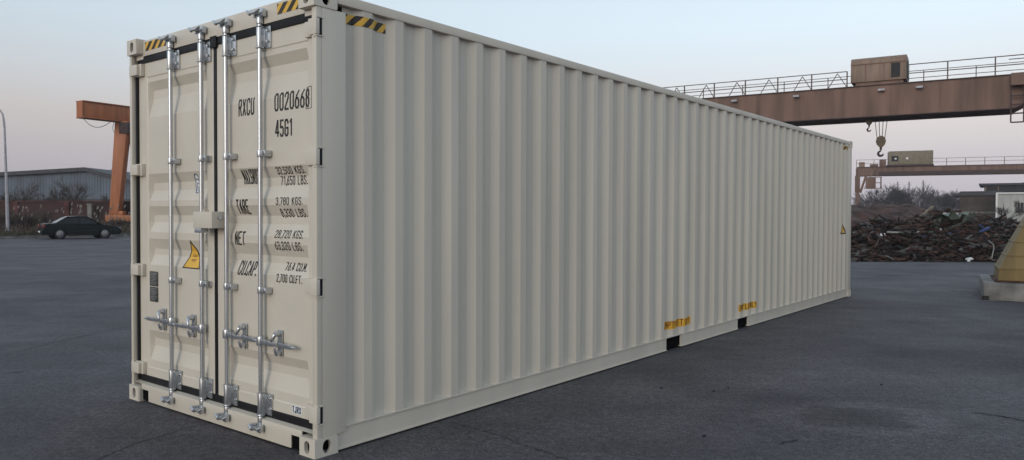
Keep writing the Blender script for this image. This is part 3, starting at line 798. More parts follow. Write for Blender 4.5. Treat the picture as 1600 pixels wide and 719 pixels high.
# roof vents on the ridge
for px_ in (22, 28, 100):
    mb = MB(); mb.tube([(0, 0, 0), (0, 0, .5)], .25, 8); mb.tube([(0, 0, .5), (0, 0, .62), (0, 0, .95), (0, 0, 1.05)], [.3, .5, .45, .1], 10)
    o = mb.build('roof_vent', M['lamp']); o.parent = rs; pp = at(px_, 264, HY2); o.location = (pp.x-rs.location.x, 15, a.z-.05)

# street lamp
LY_ = 48.5
lp = at(12, 333, LY_); sl_ = empty('street_lamp', (lp.x, LY_, 0)); tag(sl_, 'slender pale street lamp pole with curved arm beside the weedy verge', 'street lamp')
top = at(7, 200, LY_)
mb = MB(); dx = top.x-lp.x
mb.tube([(0, 0, 0), (dx*.4, 0, top.z*.5), (dx, 0, top.z)], [.11, .085, .06], 10)
mb.build('pole', M['lamp'], sl_, smooth=True)
mb = MB(); t2 = at(0, 172, LY_); t3 = at(-14, 166, LY_)
mb.tube([(dx, 0, top.z), (dx-.05, 0, top.z+.55), (at(4, 178, LY_).x-lp.x, 0, at(4, 178, LY_).z), (t2.x-lp.x, 0, t2.z), (t3.x-lp.x, 0, t3.z)], [.07, .065, .055, .05, .045], 8)
mb.build('arm', M['lamp'], sl_, smooth=True)
mb = MB(); mb.prism([(0, 0), (-.9, .02), (-.95, .12), (-.7, .22), (0, .16)], (t3.x-lp.x, -.15, t3.z-.08), (1, 0, 0), (0, 0, 1), (0, .3, 0)); mb.build('lamp_head', M['lamp'], sl_, bevel=.03)
mb = MB(); mb.tube([(0, 0, -.05), (0, 0, .5)], .2, 10); mb.build('pole_base', M['lamp'], sl_)

# ------------------------------------------------------------------ bare trees
def bare_tree(name, h, seed, matl, spread=1.0, levels=5, trunk_r=.16, n_main=4, twr=.012, fork=.3, loc=(0, 0, 0), label='', group=None):
    rnd = random.Random(seed); tr = MB(); cr_ = MB()
    def grow(p, d, l, r, lev):
        segs = 3; pts = [p]; rs = [r]; q = Vector(p); dd = Vector(d)
        for k in range(segs):
            dd = (dd + Vector((rnd.uniform(-1, 1), rnd.uniform(-1, 1), rnd.uniform(-.4, .7)))*.16*spread).normalized()
            q = q+dd*l/segs; pts.append(q.copy()); rs.append(max(twr*.5, r*(1-.32*(k+1)/segs)))
        (tr if lev <= 1 else cr_).tube(pts, rs, 6 if lev <= 1 else 3, cap=False)
        if lev >= levels: return
        nb = n_main if lev == 0 else rnd.randint(3, 4)
        for b in range(nb):
            t = rnd.uniform(.35, 1) if b < nb-1 else 1
            i = min(segs-1, int(t*segs)); f = t*segs-i; bp_ = pts[i].lerp(pts[i+1], f)
            az = rnd.uniform(0, 2*pi); side = dd.orthogonal().normalized(); side.rotate(Matrix.Rotation(az, 3, dd))
            ang = rnd.uniform(.35, .8)*spread*(.5 if b == nb-1 else 1)
            nd = (dd*cos(ang)+side*sin(ang)+Vector((0, 0, .12))).normalized()
            grow(bp_, nd, l*rnd.uniform(.62, .85), max(twr, r*rnd.uniform(.45, .62)), lev+1)
    root = empty(name, loc)
    grow(Vector((0, 0, -.1)), Vector((rnd.uniform(-.06, .06), 0, 1)), h*fork, trunk_r, 0)
    # scale so that the height is h
    zmax = max(v[2] for v in cr_.v); kk = h/zmax
    tr.v = [(x*kk, y*kk, z*kk) for x, y, z in tr.v]; cr_.v = [(x*kk, y*kk, z*kk) for x, y, z in cr_.v]
    tr.build('trunk', matl, root, smooth=True); cr_.build('crown', matl, root)
    tag(root, label, 'tree', group); return root
TY = 70.
for i, (px_, ptop, sd_, sp_, lab) in enumerate(((28, 280, 11, 1.0, 'bushy bare tree beside the street lamp, in front of the warehouse'), (66, 284, 23, 1.15, 'wide bare tree in front of the warehouse, between the two other bare trees'), (106, 270, 31, .95, 'taller bare tree in front of the warehouse, nearest the orange crane'), (154, 300, 45, .7, 'small thin bare sapling against the warehouse wall beside the orange crane leg'))):
    p = at(px_, 330, TY); hh = at(px_, ptop, TY).z
    bare_tree('bare_tree', hh, sd_, M['bark'], sp_, 4 if i == 3 else 5, .15 if i < 3 else .06, 5, .012, .30, (p.x, TY+i*.8, 0), lab, 'bare trees by the warehouse')

# verge weeds: dry stalks and tufts
def weeds(name, n, box, hmin, hmax, seed, m, ground=.25, label='', dens=None, xf=None):
    rnd = random.Random(seed); mb = MB()
    for _ in range(n):
        x = rnd.uniform(box[0], box[1]); y = rnd.uniform(box[2], box[3])
        if xf: q_ = xf @ Vector((x, y, 0)); x, y = q_.x, q_.y
        hh = rnd.uniform(hmin, hmax)*(dens(x) if dens else 1)
        for s_ in range(rnd.randint(2, 4)):
            a = rnd.uniform(0, 2*pi); ln = rnd.uniform(.1, .5); wv = rnd.uniform(.01, .022)
            b = Vector((x+rnd.uniform(-.08, .08), y+rnd.uniform(-.08, .08), ground)); t = b+Vector((cos(a)*ln*hh, sin(a)*ln*hh, hh)); md = b.lerp(t, .55)+Vector((0, 0, hh*.12))
            mb.add([b-Vector((wv, 0, 0)), b+Vector((wv, 0, 0)), md+Vector((wv*.8, 0, 0)), md-Vector((wv*.8, 0, 0)), t], [(0,1,2,3), (3,2,4)])
            if rnd.random() < .35:
                mb.tube([t-Vector((0, 0, .08)), t, t+Vector((0, 0, .1))], [.015, .035, .01], 4)
    o = mb.build(name, m); tag(o, label, name.replace('_', ' '), kind='stuff'); return o
xl, xr = at(-60, 350, 49).x, at(360, 350, 49).x
weeds('dry_weeds', 4200, (-12, 24, .4, 11), .15, .75, 4, M['weed'], .2, 'dry brown weeds and reeds filling the verge behind the kerb', lambda x: .45+.6*abs(sin(x*.7)), KM)
weeds('verge_grass', 3500, (-12, 24, .2, 3), .06, .2, 9, mat('dull_grass', (.07, .065, .035), .95, var=.3), .12, 'short dull grass along the kerb', None, KM)
rd = random.Random(6); mb = MB(); mb2 = MB()
for _ in range(150):
    p = KM @ Vector((rd.uniform(-6, 16), rd.uniform(2, 13), .2)); h_ = rd.uniform(.7, 1.9); t = p+Vector((rd.uniform(-.3, .3), 0, h_))
    mb.mi = 0; mb.tube([p, p.lerp(t, .6)+Vector((0, 0, .05)), t], [.012, .01, .006], 3, cap=False)
    mb.mi = 1; mb.tube([t-Vector((0, 0, .05)), t+Vector((.02, 0, .06)), t+Vector((.06, 0, .2))], [.015, rd.uniform(.03, .07), .01], 5)
tag(mb.build('reeds', [M['weed'], mat('reed_plume', (.30, .27, .23), .95, var=.3)]), 'sparse reeds with pale plumes standing before the red brick wall', 'reeds', kind='stuff')
def shrub(px_, Yd, h_, w_, seed, label):
    p = at(px_, 350, Yd); rnd = random.Random(seed); mb = MB(); lf = MB(); root = empty('shrub', (p.x, Yd, .2))
    for _ in range(70):
        a = rnd.uniform(0, 2*pi); tl = rnd.uniform(.1, 1)*w_/2
        t = Vector((cos(a)*tl, sin(a)*tl, h_*rnd.uniform(.5, 1))); md = t*.5+Vector((0, 0, h_*.1))
        mb.tube([(0, 0, 0), md, t], [.02, .014, .006], 3, cap=False)
        for _k in range(4):
            q = md.lerp(t, rnd.random()); e = q+Vector((rnd.uniform(-.2, .2), rnd.uniform(-.2, .2), rnd.uniform(.05, .3))); mb.tube([q, e], [.009, .004], 3, cap=False)
            for _j in range(2):
                c = e+Vector((rnd.uniform(-.1, .1), rnd.uniform(-.1, .1), rnd.uniform(-.1, .1))); s_ = rnd.uniform(.02, .05)
                lf.add([c+Vector((-s_, 0, -s_*.6)), c+Vector((s_, rnd.uniform(-s_, s_), 0)), c+Vector((0, 0, s_))], [(0,1,2)])
    mb.build('branches', M['bark'], root); lf.build('dry_leaves', M['weed'], root); tag(root, label, 'shrub', 'dry shrubs on the verge')
shrub(20, 50, 1.4, 2.4, 1, 'dry brown shrub at the foot of the street lamp')
shrub(46, 51, 1.1, 2.0, 2, 'dry brown shrub between the street lamp and the tail of the dark car')
shrub(66, 53.5, 1.6, 2.0, 3, 'dry shrub showing above the boot of the dark car')
shrub(178, 56, .8, 2.0, 4, 'low dry shrub behind the bonnet of the dark car')
shrub(-14, 49, 1.5, 2.4, 5, 'dry shrub cut by the left edge of the photo')

# ------------------------------------------------------------------ orange crane on the left (end of a gantry beam, one leg, foot)
OY = 58.
p0 = at(118, 157, OY); oc = empty('gantry_crane', (at(190, 345, OY).x, OY, 0)); tag(oc, 'orange gantry crane with a box beam and one slanted leg, beside the container doors', 'crane')
def lo(px, py, Y=OY): p = at(px, py, Y); return Vector((p.x-oc.location.x, Y-OY, p.z))
mb = MB()
# beam runs from its near end (left) to the right and away behind the container
A, B = lo(126, 159, OY+.4), lo(420, 196, OY+16)
A2 = lo(126, 183, OY+.4)
hh = A.z-A2.z; d = (B-A); d.z = 0; d.normalize(); nrm_ = Vector((-d.y, d.x, 0))
Bz = B.z
def beam(mb, a, length, hh, wd): 
    P = [a-nrm_*wd/2, a+nrm_*wd/2]
    vs = []
    for s_ in (0, length):
        for q in P:
            for z in (0, -hh): vs.append(q+d*s_+Vector((0, 0, z)))
    mb.add(vs, [(0,1,3,2), (4,6,7,5), (0,4,5,1), (2,3,7,6), (0,2,6,4), (1,5,7,3)])
beam(mb, A, 22, hh, .9); mb.build('girder', M['crane_orange'], oc, bevel=.02)
mb = MB(); beam(mb, A-d*.08+Vector((0, 0, .07)), 22.2, .07, 1.1); beam(mb, A-d*.08-Vector((0, 0, hh)), 22.2, .07, 1.1)
mb.build('girder_flange', M['crane_orange'], oc)
mb = MB(); P_ = A-d*.06-Vector((0, 0, hh/2)); mb.box(-.04, .04, -.42, .42, -hh/2, hh/2, Matrix.Translation(P_) @ Matrix.Rotation(atan2(d.y, d.x), 4, 'Z')); mb.build('end_plate', M['crane_orange'], oc)
# leg: wide at the top, narrow at the foot
lt0, lt1 = lo(183, 190, OY+3), lo(203, 190, OY+3)
lb0, lb1 = lo(174, 333, OY+3), lo(188, 333, OY+3)
mb = MB()
vs = []
for (a, b) in ((lb0, lb1), (lt0, lt1)):
    for q in (a, b):
        for yy in (-.35, .35): vs.append(Vector((q.x, q.y+yy, q.z)))
mb.add(vs, [(0,1,3,2), (4,6,7,5), (0,4,5,1), (2,3,7,6), (0,2,6,4), (1,5,7,3)])
mb.build('leg', M['crane_orange'], oc, bevel=.03)
mb = MB(); c_ = lo(193, 193, OY+3); mb.box(c_.x-.15, c_.x+.55, c_.y-.45, c_.y+.45, c_.z-.85, c_.z+.05); mb.build('leg_gap_dark', M['crane_dark'], oc, bevel=.03)  # dark box put in for the dark gap at the leg top
# second half of the A leg, going behind the container
mb = MB(); mb.bar(lo(203, 190, OY+3)+Vector((0, .4, 0)), lo(216, 333, OY+3)+Vector((0, .4, 0)), .5, .5); mb.build('leg', M['crane_orange'], oc)
ft = lo(168, 335, OY+3)
mb = MB(); f0, f1 = lo(168, 334, OY+3), lo(232, 334, OY+3); zf = f0.z; hf = zf-lo(168, 346, OY+3).z
mb.box(f0.x, f1.x, 2.6, 3.4, zf-hf, zf-.1); mb.box(f0.x+.25, f0.x+1.4, 2.7, 3.3, zf-.099, zf+.22); mb.build('end_carriage', M['crane_orange'], oc, bevel=.05)
for xx in (f0.x+.75, f1.x-.8):
    mb = MB(); mb.tube([(xx, 2.7, .32), (xx, 3.3, .32)], .30, 16); mb.build('wheel', M['crane_dark'], oc)
    mb = MB(); mb.box(xx-.14, xx+.14, 2.85, 3.15, .3, zf-hf+.01); mb.build('wheel_fork', M['crane_dark'], oc)
# loose cable hanging under the beam
mb = MB(); a_, b_, c_ = lo(131, 186, OY+.2), lo(150, 199, OY+.2), lo(172, 191, OY+.2)
pts = []
for k_ in range(11):
    t = k_/10; pts.append(a_*(1-t)**2+(b_*2-(a_+c_)*.5)*2*t*(1-t)+c_*t*t)
mb.tube(pts, .025, 5); mb.tube([lo(179, 188, OY+.2), lo(176, 200, OY+.2), lo(178, 207, OY+.2)], .02, 5); mb.build('hanging_cable', M['cable'], oc)
mb = MB(); mb.box(-60, 60, OY+2.9, OY+3.1, -.1, .03); tag(mb.build('crane_rail', M['crane_dark']), kind='structure')

# ------------------------------------------------------------------ dark saloon car
def make_car():
    Lc = 4.7; W2 = .85
    pR = at(165, 371, 45.2); ctr = at(121, 371, 45.4)
    car = empty('parked_car', (ctr.x+.05, 45.6, 0), R(43)); car.scale = (.89, .92, .97); tag(car, 'dark green-black saloon car parked along the kerb, facing right', 'car')
    wr = .31; xr_, xf = -1.38, 1.32
    def arch(cx, r, a0=0, a1=180, n=10): return [(cx+r*cos(R(a1-(a1-a0)*i/n)), .30+r*sin(R(a1-(a1-a0)*i/n))) for i in range(n+1)]
    out = [(-2.32, .42), (-2.28, .27), (-1.80, .22)] + arch(xr_, .385) + [(xr_+.5, .20), (xf-.5, .20)] + arch(xf, .385) + [(1.86, .22), (2.28, .26), (2.36, .42), (2.34, .60), (2.16, .73), (1.6, .82), (1.02, .89), (.3, .925), (-.9, .945), (-1.5, .955), (-2.05, .95), (-2.27, .92), (-2.33, .72)]
    # loft across the width, pulled in and rounded towards the sides
    prof_y = [(-1.0, .965, -.015), (-.985, .99, -.004), (-.9, 1, 0), (0, 1, .012), (.9, 1, 0), (.985, .99, -.004), (1.0, .965, -.015)]
    n = len(out); vs = []; fs = []
    for (f, s_, dz) in prof_y:
        for (x, z) in out:
            taper = 1-.10*max(0, abs(x)-1.7)**2*2
            yy = f*W2*taper*(1-.05*max(0, (z-.6)/.35)-.03*max(0, (.4-z)/.2))
            vs.append((x*(s_ if abs(x) > 2 else 1), yy, z+(dz if z > .65 else 0)))
    for i in range(len(prof_y)-1):
        for k_ in range(n): fs.append((i*n+k_, i*n+(k_+1) % n, (i+1)*n+(k_+1) % n, (i+1)*n+k_))
    fs.append(tuple(range(n))); fs.append(tuple(range((len(prof_y)-1)*n, len(prof_y)*n)))
    mb = MB(); mb.add(vs, fs); mb.build('body', M['carpaint'], car, smooth=True)
    # greenhouse
    base = [(-1.58, .95), (1.08, .885)]; rf = [(-.80, 1.375), (.30, 1.385)]
    def ring(x, z, wb): return [(x, -wb, z), (x, wb, z)]
    gh = MB()
    sec = [(-1.60, .945, .70), (-.86, 1.345, .60), (-.3, 1.375, .60), (.26, 1.35, .60), (1.06, .885, .70)]
    vs = []
    low = [(-1.60, .945), (-.86, .94), (-.3, .935), (.26, .925), (1.06, .885)]
    for (x, z, wt), (xl_, zl) in zip(sec, low):
        vs += [(xl_, -.765, zl-.01), (x, -wt-(.05 if z < 1 else 0), z), (x, wt+(.05 if z < 1 else 0), z), (xl_, .765, zl-.01)]
    fs = []
    for i in range(4):
        for k_ in range(3): fs.append((4*i+k_, 4*(i+1)+k_, 4*(i+1)+k_+1, 4*i+k_+1))
    gh.add(vs, fs); gh.build('glasshouse', M['glass'], car, smooth=False)
    rw = MB(); rw.add([(-1.57, -.66, .985), (-1.57, .66, .985), (-.93, .56, 1.345), (-.93, -.56, 1.345)], [(0,1,2,3)]); rw.build('rear_window', M['bright_glass'], car)
    rfm = MB()
    xs = [(-.98, 1.315), (-.84, 1.372), (-.3, 1.402), (.20, 1.385), (.32, 1.345)]
    vs = []
    for x, z in xs: vs += [(x, -.635, z-.045), (x, -.60, z), (x, 0, z+.02), (x, .60, z), (x, .635, z-.045)]
    fs = [(5*i+k_, 5*i+k_+1, 5*i+k_+6, 5*i+k_+5) for i in range(4) for k_ in range(4)]
    rfm.add(vs, fs); rfm.build('roof', M['carroof'], car, smooth=True)
    pl = MB()
    for s_ in (-1, 1):
        def sp(x, z): t = (z-.92)/(1.36-.92); return Vector((x, s_*(.785-.165*t), z))
        for a, b, w_ in (((-1.62, .95), (-.92, 1.35), .10), ((-1.12, .95), (-.85, 1.33), .13), ((-.22, .92), (-.24, 1.37), .07), ((1.10, .885), (.28, 1.36), .07)):
            pl.bar(sp(*a), sp(*b), .03, w_, (0, s_, .3))
        pl.bar(sp(-.92, 1.35), sp(.28, 1.36), .04, .05)
        pl.bar(sp(-1.62, .945), sp(1.12, .895), .03, .03)
    pl.build('pillars', M['carpaint'], car)
    for x in (xr_, xf):
        for s_ in (-1, 1):
            wl = MB(); wl.tube([(x, s_*.63, wr), (x, s_*.82, wr)], wr, 24); t_ = wl.build('wheel', M['tyre'], car, bevel=.02)
            wl = MB(); wl.tube([(x, s_*.8205, wr), (x, s_*.832, wr)], [.205, .19], 20); wl.build('rim', M['rim'], t_, smooth=True)
            wl = MB()
            for q in range(7): a = 2*pi*q/7; wl.tube([(x+.13*cos(a), s_*.833, wr+.13*sin(a)), (x+.13*cos(a), s_*.836, wr+.13*sin(a))], .028, 8)
            wl.build('rim_hole', M['tyre'], t_)
            wl = MB(); wl.tube([(x, s_*.40, .33), (x, s_*.80, .33)], .375, 18); wl.build('wheel_arch', M['dark'], car)
    for s_ in (-1, 1):
        t = MB(); t.box(-2.35, -2.22, min(s_*.42, s_*.80), max(s_*.42, s_*.80), .70, .86); t.build('tail_light', M['tail'], car, bevel=.02)
        t = MB(); t.box(2.20, 2.345, min(s_*.42, s_*.76), max(s_*.42, s_*.76), .56, .68); t.build('headlight', M['chrome'], car, bevel=.02)
        t = MB(); t.box(.78, .92, min(s_*.80, s_*.98), max(s_*.80, s_*.98), .90, 1.02); t.build('wing_mirror', M['carpaint'], car, bevel=.02)
        for x in (-.42, .62): t = MB(); t.box(x, x+.16, min(s_*.835, s_*.86), max(s_*.835, s_*.86), .765, .79); t.build('door_handle', M['carpaint'], car)
    t = MB(); t.box(-2.40, -2.25, -.78, .78, .36, .52); t.build('bumper', M['carpaint'], car, bevel=.04)
    t = MB(); t.box(2.26, 2.42, -.76, .76, .34, .50); t.build('bumper', M['carpaint'], car, bevel=.04)
    t = MB(); t.box(-2.412, -2.401, -.22, .22, .40, .50); t.build('number_plate', M['white'], car)
    for s_ in (-1, 1): t = MB(); t.box(-1.0, 1.0, min(s_*.846, s_*.856), max(s_*.846, s_*.856), .50, .535); t.build('side_trim', M['tyre'], car)
make_car()

# ------------------------------------------------------------------ right: overhead cranes
def crane_frame(root, pa, pb):
    """unit vectors along a girder between two ground points (root-local)"""
    d = (pb-pa); d.z = 0; L_ = d.length; d.normalize(); return d, Vector((-d.y, d.x, 0)), L_
Ga = at(1560, 170, 47.6); Gb = at(1220, 190, 54.4)
gc = empty('gantry_crane', (Ga.x, Ga.y, 0), atan2(Gb.y-Ga.y, Gb.x-Ga.x))
tag(gc, 'big red-brown overhead crane with railed walkway, passing high above the container', 'crane', None)
# local +x runs from the near right end to the far left end
ZB = (Ga.z+Gb.z)/2; GH = 2.05; ZT = ZB+GH; LG = 27.5
inv = gc.matrix_basis.inverted() if False else (Matrix.Translation(gc.location) @ Matrix.Rotation(gc.rotation_euler.z, 4, 'Z')).inverted()
def lg(px, py, Y): return inv @ at(px, py, Y)
def along(px):                     # distance along the girder's near face that shows at column px
    u = (px-800)/F_PX; c_ = Vector((cos(gc.rotation_euler.z), sin(gc.rotation_euler.z), 0))
    return (u*Ga.y-Ga.x)/(c_.x-u*c_.y)
for wy in (0, -2.4):               # two box girders, far one behind
    side = -1 if wy else 0
    mb = MB(); W_ = 1.15 if wy == 0 else .7; y0 = -W_+wy; y1 = 0+wy
    mb.prism([(-5.0, ZT), (LG, ZT), (LG, ZB+.9), (LG-1.6, ZB), (-.9, ZB), (-2.6, ZB+.9), (-5.0, ZB+.9)], (0, y0, 0), (1, 0, 0), (0, 0, 1), (0, W_, 0))
    mb.build('girder', M['crane_red'], gc)
    mb = MB(); mb.box(-5.0, LG+.1, y0-.1, y1+.1, ZT+.002, ZT+.06); mb.box(-.9, LG-1.6, y0-.08, y1+.08, ZB-.06, ZB-.002)
    mb.build('girder_flange', M['crane_dark'], gc)
    mb = MB(); x = .3
    while x < LG-1.6: mb.box(x, x+.03, y1+.002, y1+.02, ZB+.1, ZT-.01); x += 2.9
    mb.build('web_seam', M['crane_red'], gc)
gs = 1 if (inv @ Vector((0, 0, 0))).y > 0 else -1      # side of the girder that faces the camera
NY = .05 if gs > 0 else -.75
# walkway railing along the near side
def railing(root, x0, x1, y, z, hgt, post, m, brace=None, rails=(1, .5), pw=.07, skip=()):
    mb = MB(); x = x0; xs = []
    while x <= x1+1e-3: xs.append(x); x += post
    for x in xs: mb.box(x-pw/2, x+pw/2, y-pw/2, y+pw/2, z, z+hgt)
    mb.build('railing_posts', m, root)
    mb = MB()
    for r_ in rails: mb.bar((x0, y, z+hgt*r_), (x1, y, z+hgt*r_), pw*.7, pw*.7)
    mb.build('railing_rails', m, root)
    if brace:
        mb = MB(); a, b = brace; x = a
        while x < b: mb.bar((x, y, z+.02), (x+post*.25, y, z+hgt*.92), .04, .05); mb.bar((x+post*.25, y, z+hgt*.92), (x+post*.5, y, z+.02), .04, .05); x += post
        mb.build('railing_braces', m, root)
railing(gc, -5, along(1416), NY, ZT+.06, 1.15, 2.6, M['rail'], None, (1, .5), .08)
railing(gc, along(1321), LG, NY, ZT+.06, 1.05, 2.3, M['rail'], (along(1320), LG-.5), (1, .5), .08)
railing(gc, -5, LG, -2.4-.75, ZT+.06, 1.25, 3.1, M['rail'], None, (1, .6), .06)
mb = MB(); xe = LG-.3; mb.tube([(xe, NY, ZT), (xe, NY, ZT+.85), (xe-.1, NY, ZT+1.05), (xe-1.1, NY, ZT+1.05), (xe-1.2, NY, ZT+.85), (xe-1.2, NY, ZT)], .035, 6); mb.build('ladder_hoop', M['rail'], gc)
# little lamps / brackets on the web
mb = MB(); 
for px_ in (1147, 1243, 1375, 1434):
    s_ = along(px_); yb = NY+gs*.03; mb.box(s_-.2, s_+.2, min(yb, yb+gs*.3), max(yb, yb+gs*.3), ZT-.42, ZT-.28)
mb.build('web_lamp', M['lamp'], gc)
# trolley house on top
s0, s1 = along(1413), along(1326)
tr = MB(); y0, y1 = (-2.7, -.1)
rad = .32; zt_, zb_ = ZT+2.0, ZT+.32
sec = [(y0, zb_), (y0, zt_-rad), (y0+rad*.4, zt_-rad*.3), (y0+rad, zt_), (y1-rad, zt_), (y1-rad*.4, zt_-rad*.3), (y1, zt_-rad), (y1, zb_)]
tr.prism(sec, (s0, 0, 0), (0, 1, 0), (0, 0, 1), (s1-s0, 0, 0)); th = tr.build('trolley', M['crane_tan'], gc, bevel=.05)
yf = y1 if gs > 0 else y0
def boxy(mb, x0, x1, ya, yb, z0, z1): mb.box(min(x0, x1), max(x0, x1), min(ya, yb), max(ya, yb), z0, z1)
mb = MB(); boxy(mb, along(1389), along(1403), yf+gs*.004, yf+gs*.05, ZT+.5, zt_-.55); mb.build('trolley_opening', M['window_dark'], th)
mb = MB(); boxy(mb, s0-.01, s0-.05, -2.1, -.5, ZT+.5, zt_-.45); mb.build('trolley_opening', M['window_dark'], th)
mb = MB(); boxy(mb, s0, s1, yf+gs*.01, yf+gs*.04, zt_-.50, zt_-.44)
for px_ in (1350, 1378): boxy(mb, along(px_), along(px_)+.06, yf+gs*.01, yf+gs*.05, zb_, zt_-.5)
mb.build('trolley_trim', M['crane_red'], th)
mb = MB(); boxy(mb, s0+.2, s1-.3, -2.5, -.25, ZT+.061, ZT+.319); mb.build('trolley_frame', M['crane_red'], th)
# hooks
def hook_block(root, sx, sy, zt, zhook, size, nr, top, m):
    k_ = MB(); s_ = size
    k_.prism([(-.5*s_, .15*s_), (-.42*s_, .55*s_), (-.12*s_, .78*s_), (.12*s_, .78*s_), (.42*s_, .55*s_), (.5*s_, .15*s_), (.38*s_, -.2*s_), (.15*s_, -.45*s_), (-.15*s_, -.45*s_), (-.38*s_, -.2*s_)], (sx, sy-.12*s_, zt), (1, 0, 0), (0, 0, 1), (0, .24*s_, 0))
    hb = k_.build('hook_block', m, root, bevel=.03)
    k_ = MB(); k_.tube([(sx, sy-.16*s_, zt+.1*s_), (sx, sy+.16*s_, zt+.1*s_)], .3*s_, 16); k_.build('sheave', M['hook'], hb)
    k_ = MB(); k_.tube([(sx, sy, zt-.44*s_), (sx, sy, zt-.8*s_)], [.13*s_, .11*s_], 10)
    pts = []; rs = []
    cx, cz, r_ = sx, zt-1.14*s_, .25*s_
    for i in range(15):
        a = R(95-(270)*i/14); pts.append((cx-(r_*cos(a))*-1 if False else cx+r_*cos(a), sy, cz+r_*sin(a))); rs.append(s_*(.07+.06*sin(pi*i/14)))
    rs[-1] = .02
    k_.tube(pts, rs, 8); k_.build('hook', M['crane_dark'], hb, smooth=True)
    k_ = MB()
    for i in range(nr):
        o_ = (i/(nr-1)-.5) if nr > 1 else 0
        k_.tube([(sx+o_*s_*1.35, sy, top), (sx+o_*s_*.75, sy, zt+.5*s_)], .022, 4)
    k_.build('hoist_cable', M['cable'], root)
sH = along(1372); zH = lg(1372, 221, 51).z
hook_block(gc, sH, -1.2, zH, 0, .64, 4, ZB+.3, M['hook'])
hook_block(gc, along(1353), -1.2, lg(1353, 187, 51).z, 0, .44, 2, ZB+.3, M['hook'])
# right end: cross member, platform and ladder
mb = MB(); boxy(mb, along(1575), -6, NY+gs*.05, NY+gs*.8, ZT-.75, ZT+.0); mb.build('end_beam', M['crane_red'], gc)
mb = MB(); sL0, sL1 = along(1576), along(1596); yl = NY+gs*.4; zl0, zl1 = ZB-.95, ZT-.7
for s_ in (sL0, sL1): mb.box(s_-.04, s_+.04, yl-.04, yl+.04, zl0, zl1)
for z in (zl0, zl0+.55, zl0+1.1, zl0+1.65): mb.bar((sL0, yl, z), (sL1, yl, z), .08, .08)
mb.build('ladder', M['crane_dark'], gc)
mb = MB(); boxy(mb, along(1572), -6, NY+gs*.05, NY+gs*.1, ZT+.95, ZT+1.0); mb.build('end_rail', M['rail'], gc)
# supports: outside the frame on the right, behind the container on the left
for xx in (-4.4, LG-1.2):
    mb = MB()
    for sy_ in (-1, 1):
        c0 = Vector((xx, -1.55+sy_*1.3, ZB+.9)); c1 = Vector((xx, -1.55+sy_*3.4, .5))
        mb.bar(c1, c0, .7, .7)
    mb.build('leg', M['crane_red'], gc)
    mb = MB(); mb.box(xx-.4, xx+.4, -6, 3, 0, .55); mb.build('end_carriage', M['crane_red'], gc)

# second crane, farther
D1, D2 = 116., 124.
Ha = at(1600, 270, D1); Hb = at(1367, 275, D2)
c2 = empty('gantry_crane', (Hb.x, Hb.y, 0), atan2(Ha.y-Hb.y, Ha.x-Hb.x))
tag(c2, 'farther red gantry crane with a pale box trolley, spanning over the scrap heap', 'crane')
th2 = c2.rotation_euler.z
def al2(px): u = (px-800)/F_PX; return (u*Hb.y-Hb.x)/(cos(th2)-u*sin(th2))
zB2 = Ha.z-.1; zT2 = zB2+1.35
x_l, x_r = al2(1337), al2(1720)
mb = MB(); mb.box(x_l, x_r, -.35, .35, zB2, zT2); mb.build('girder', M['crane_red'], c2)
mb = MB(); mb.box(x_l, x_r+.1, -.45, .45, zT2+.001, zT2+.10); mb.box(al2(1372), x_r, -.52, -.351, zB2-.02, zB2+.62); mb.build('girder_flange', M['crane_dark'], c2)
mb = MB(); mb.box(x_l, x_r, 1.9, 2.6, zB2, zT2); mb.build('girder', M['crane_red'], c2)
railing(c2, x_l, x_r, -.5, zT2+.1, 1.15, 2.6, M['rail'], None, (1, .5), .08)
mb = MB(); mb.box(al2(1387), al2(1456), -.6, 2.5, zT2+.35, zT2+2.55); t2_ = mb.build('trolley', M['crane_tan2'], c2, bevel=.08)
mb = MB(); mb.box(al2(1391), al2(1402), -.64, -.601, zT2+.9, zT2+1.75); mb.build('trolley_opening', M['window_dark'], t2_)
mb = MB(); mb.box(al2(1396), al2(1399), -.66, -.641, zT2+1.2, zT2+1.45); mb.box(al2(1414), al2(1417), -.66, -.601, zT2+1.2, zT2+1.5); mb.build('trolley_window', M['white'], t2_)
mb = MB(); mb.box(al2(1384), al2(1457), -.75, 2.6, zT2+.101, zT2+.349); mb.build('trolley_frame', M['crane_dark'], t2_)
mb = MB(); mb.box(al2(1373), al2(1383), -.45, .6, zT2+.1, zT2+1.25); mb.box(al2(1358), al2(1371), -.4, .5, zT2+.1, zT2+.55); mb.build('motor_box', M['crane_red'], c2, bevel=.05)
mb = MB(); mb.box(al2(1341), al2(1350), -.42, .42, zT2+.1, zT2+.9); mb.build('ladder_frame', M['crane_tan'], c2)
# left leg, cab
mb = MB(); g0 = at(1340, 335, D2).z
mb.box(al2(1335), al2(1343), -.4, .4, at(1340, 300, D2).z, zB2); mb.bar((al2(1343.5), 0, at(0, 297, D2).z), (al2(1352), 0, zB2-.05), .3, .35)
mb.box(al2(1336), al2(1342), -.4, .4, .2, at(1340, 300, D2).z); mb.build('leg', M['crane_red'], c2, bevel=.03)
mb = MB(); mb.bar((al2(1341), 0, 5.0), (al2(1336), 3.5, .3), .5, .5); mb.bar((al2(1341), 0, 5.0), (al2(1336), -3.5, .3), .5, .5); mb.build('leg_brace', M['crane_red'], c2)
mb = MB(); mb.box(al2(1333), al2(1346), -4.2, 4.2, 0, .5); mb.build('end_carriage', M['crane_red'], c2)
mb = MB(); mb.box(x_r-1, x_r, -4.2, 4.2, 0, .5); mb.box(x_r-1, x_r-.2, -.35, .35, .5, zB2); mb.build('leg', M['crane_red'], c2)
zc0, zc1 = at(1360, 295, D2).z, at(1360, 277, D2).z
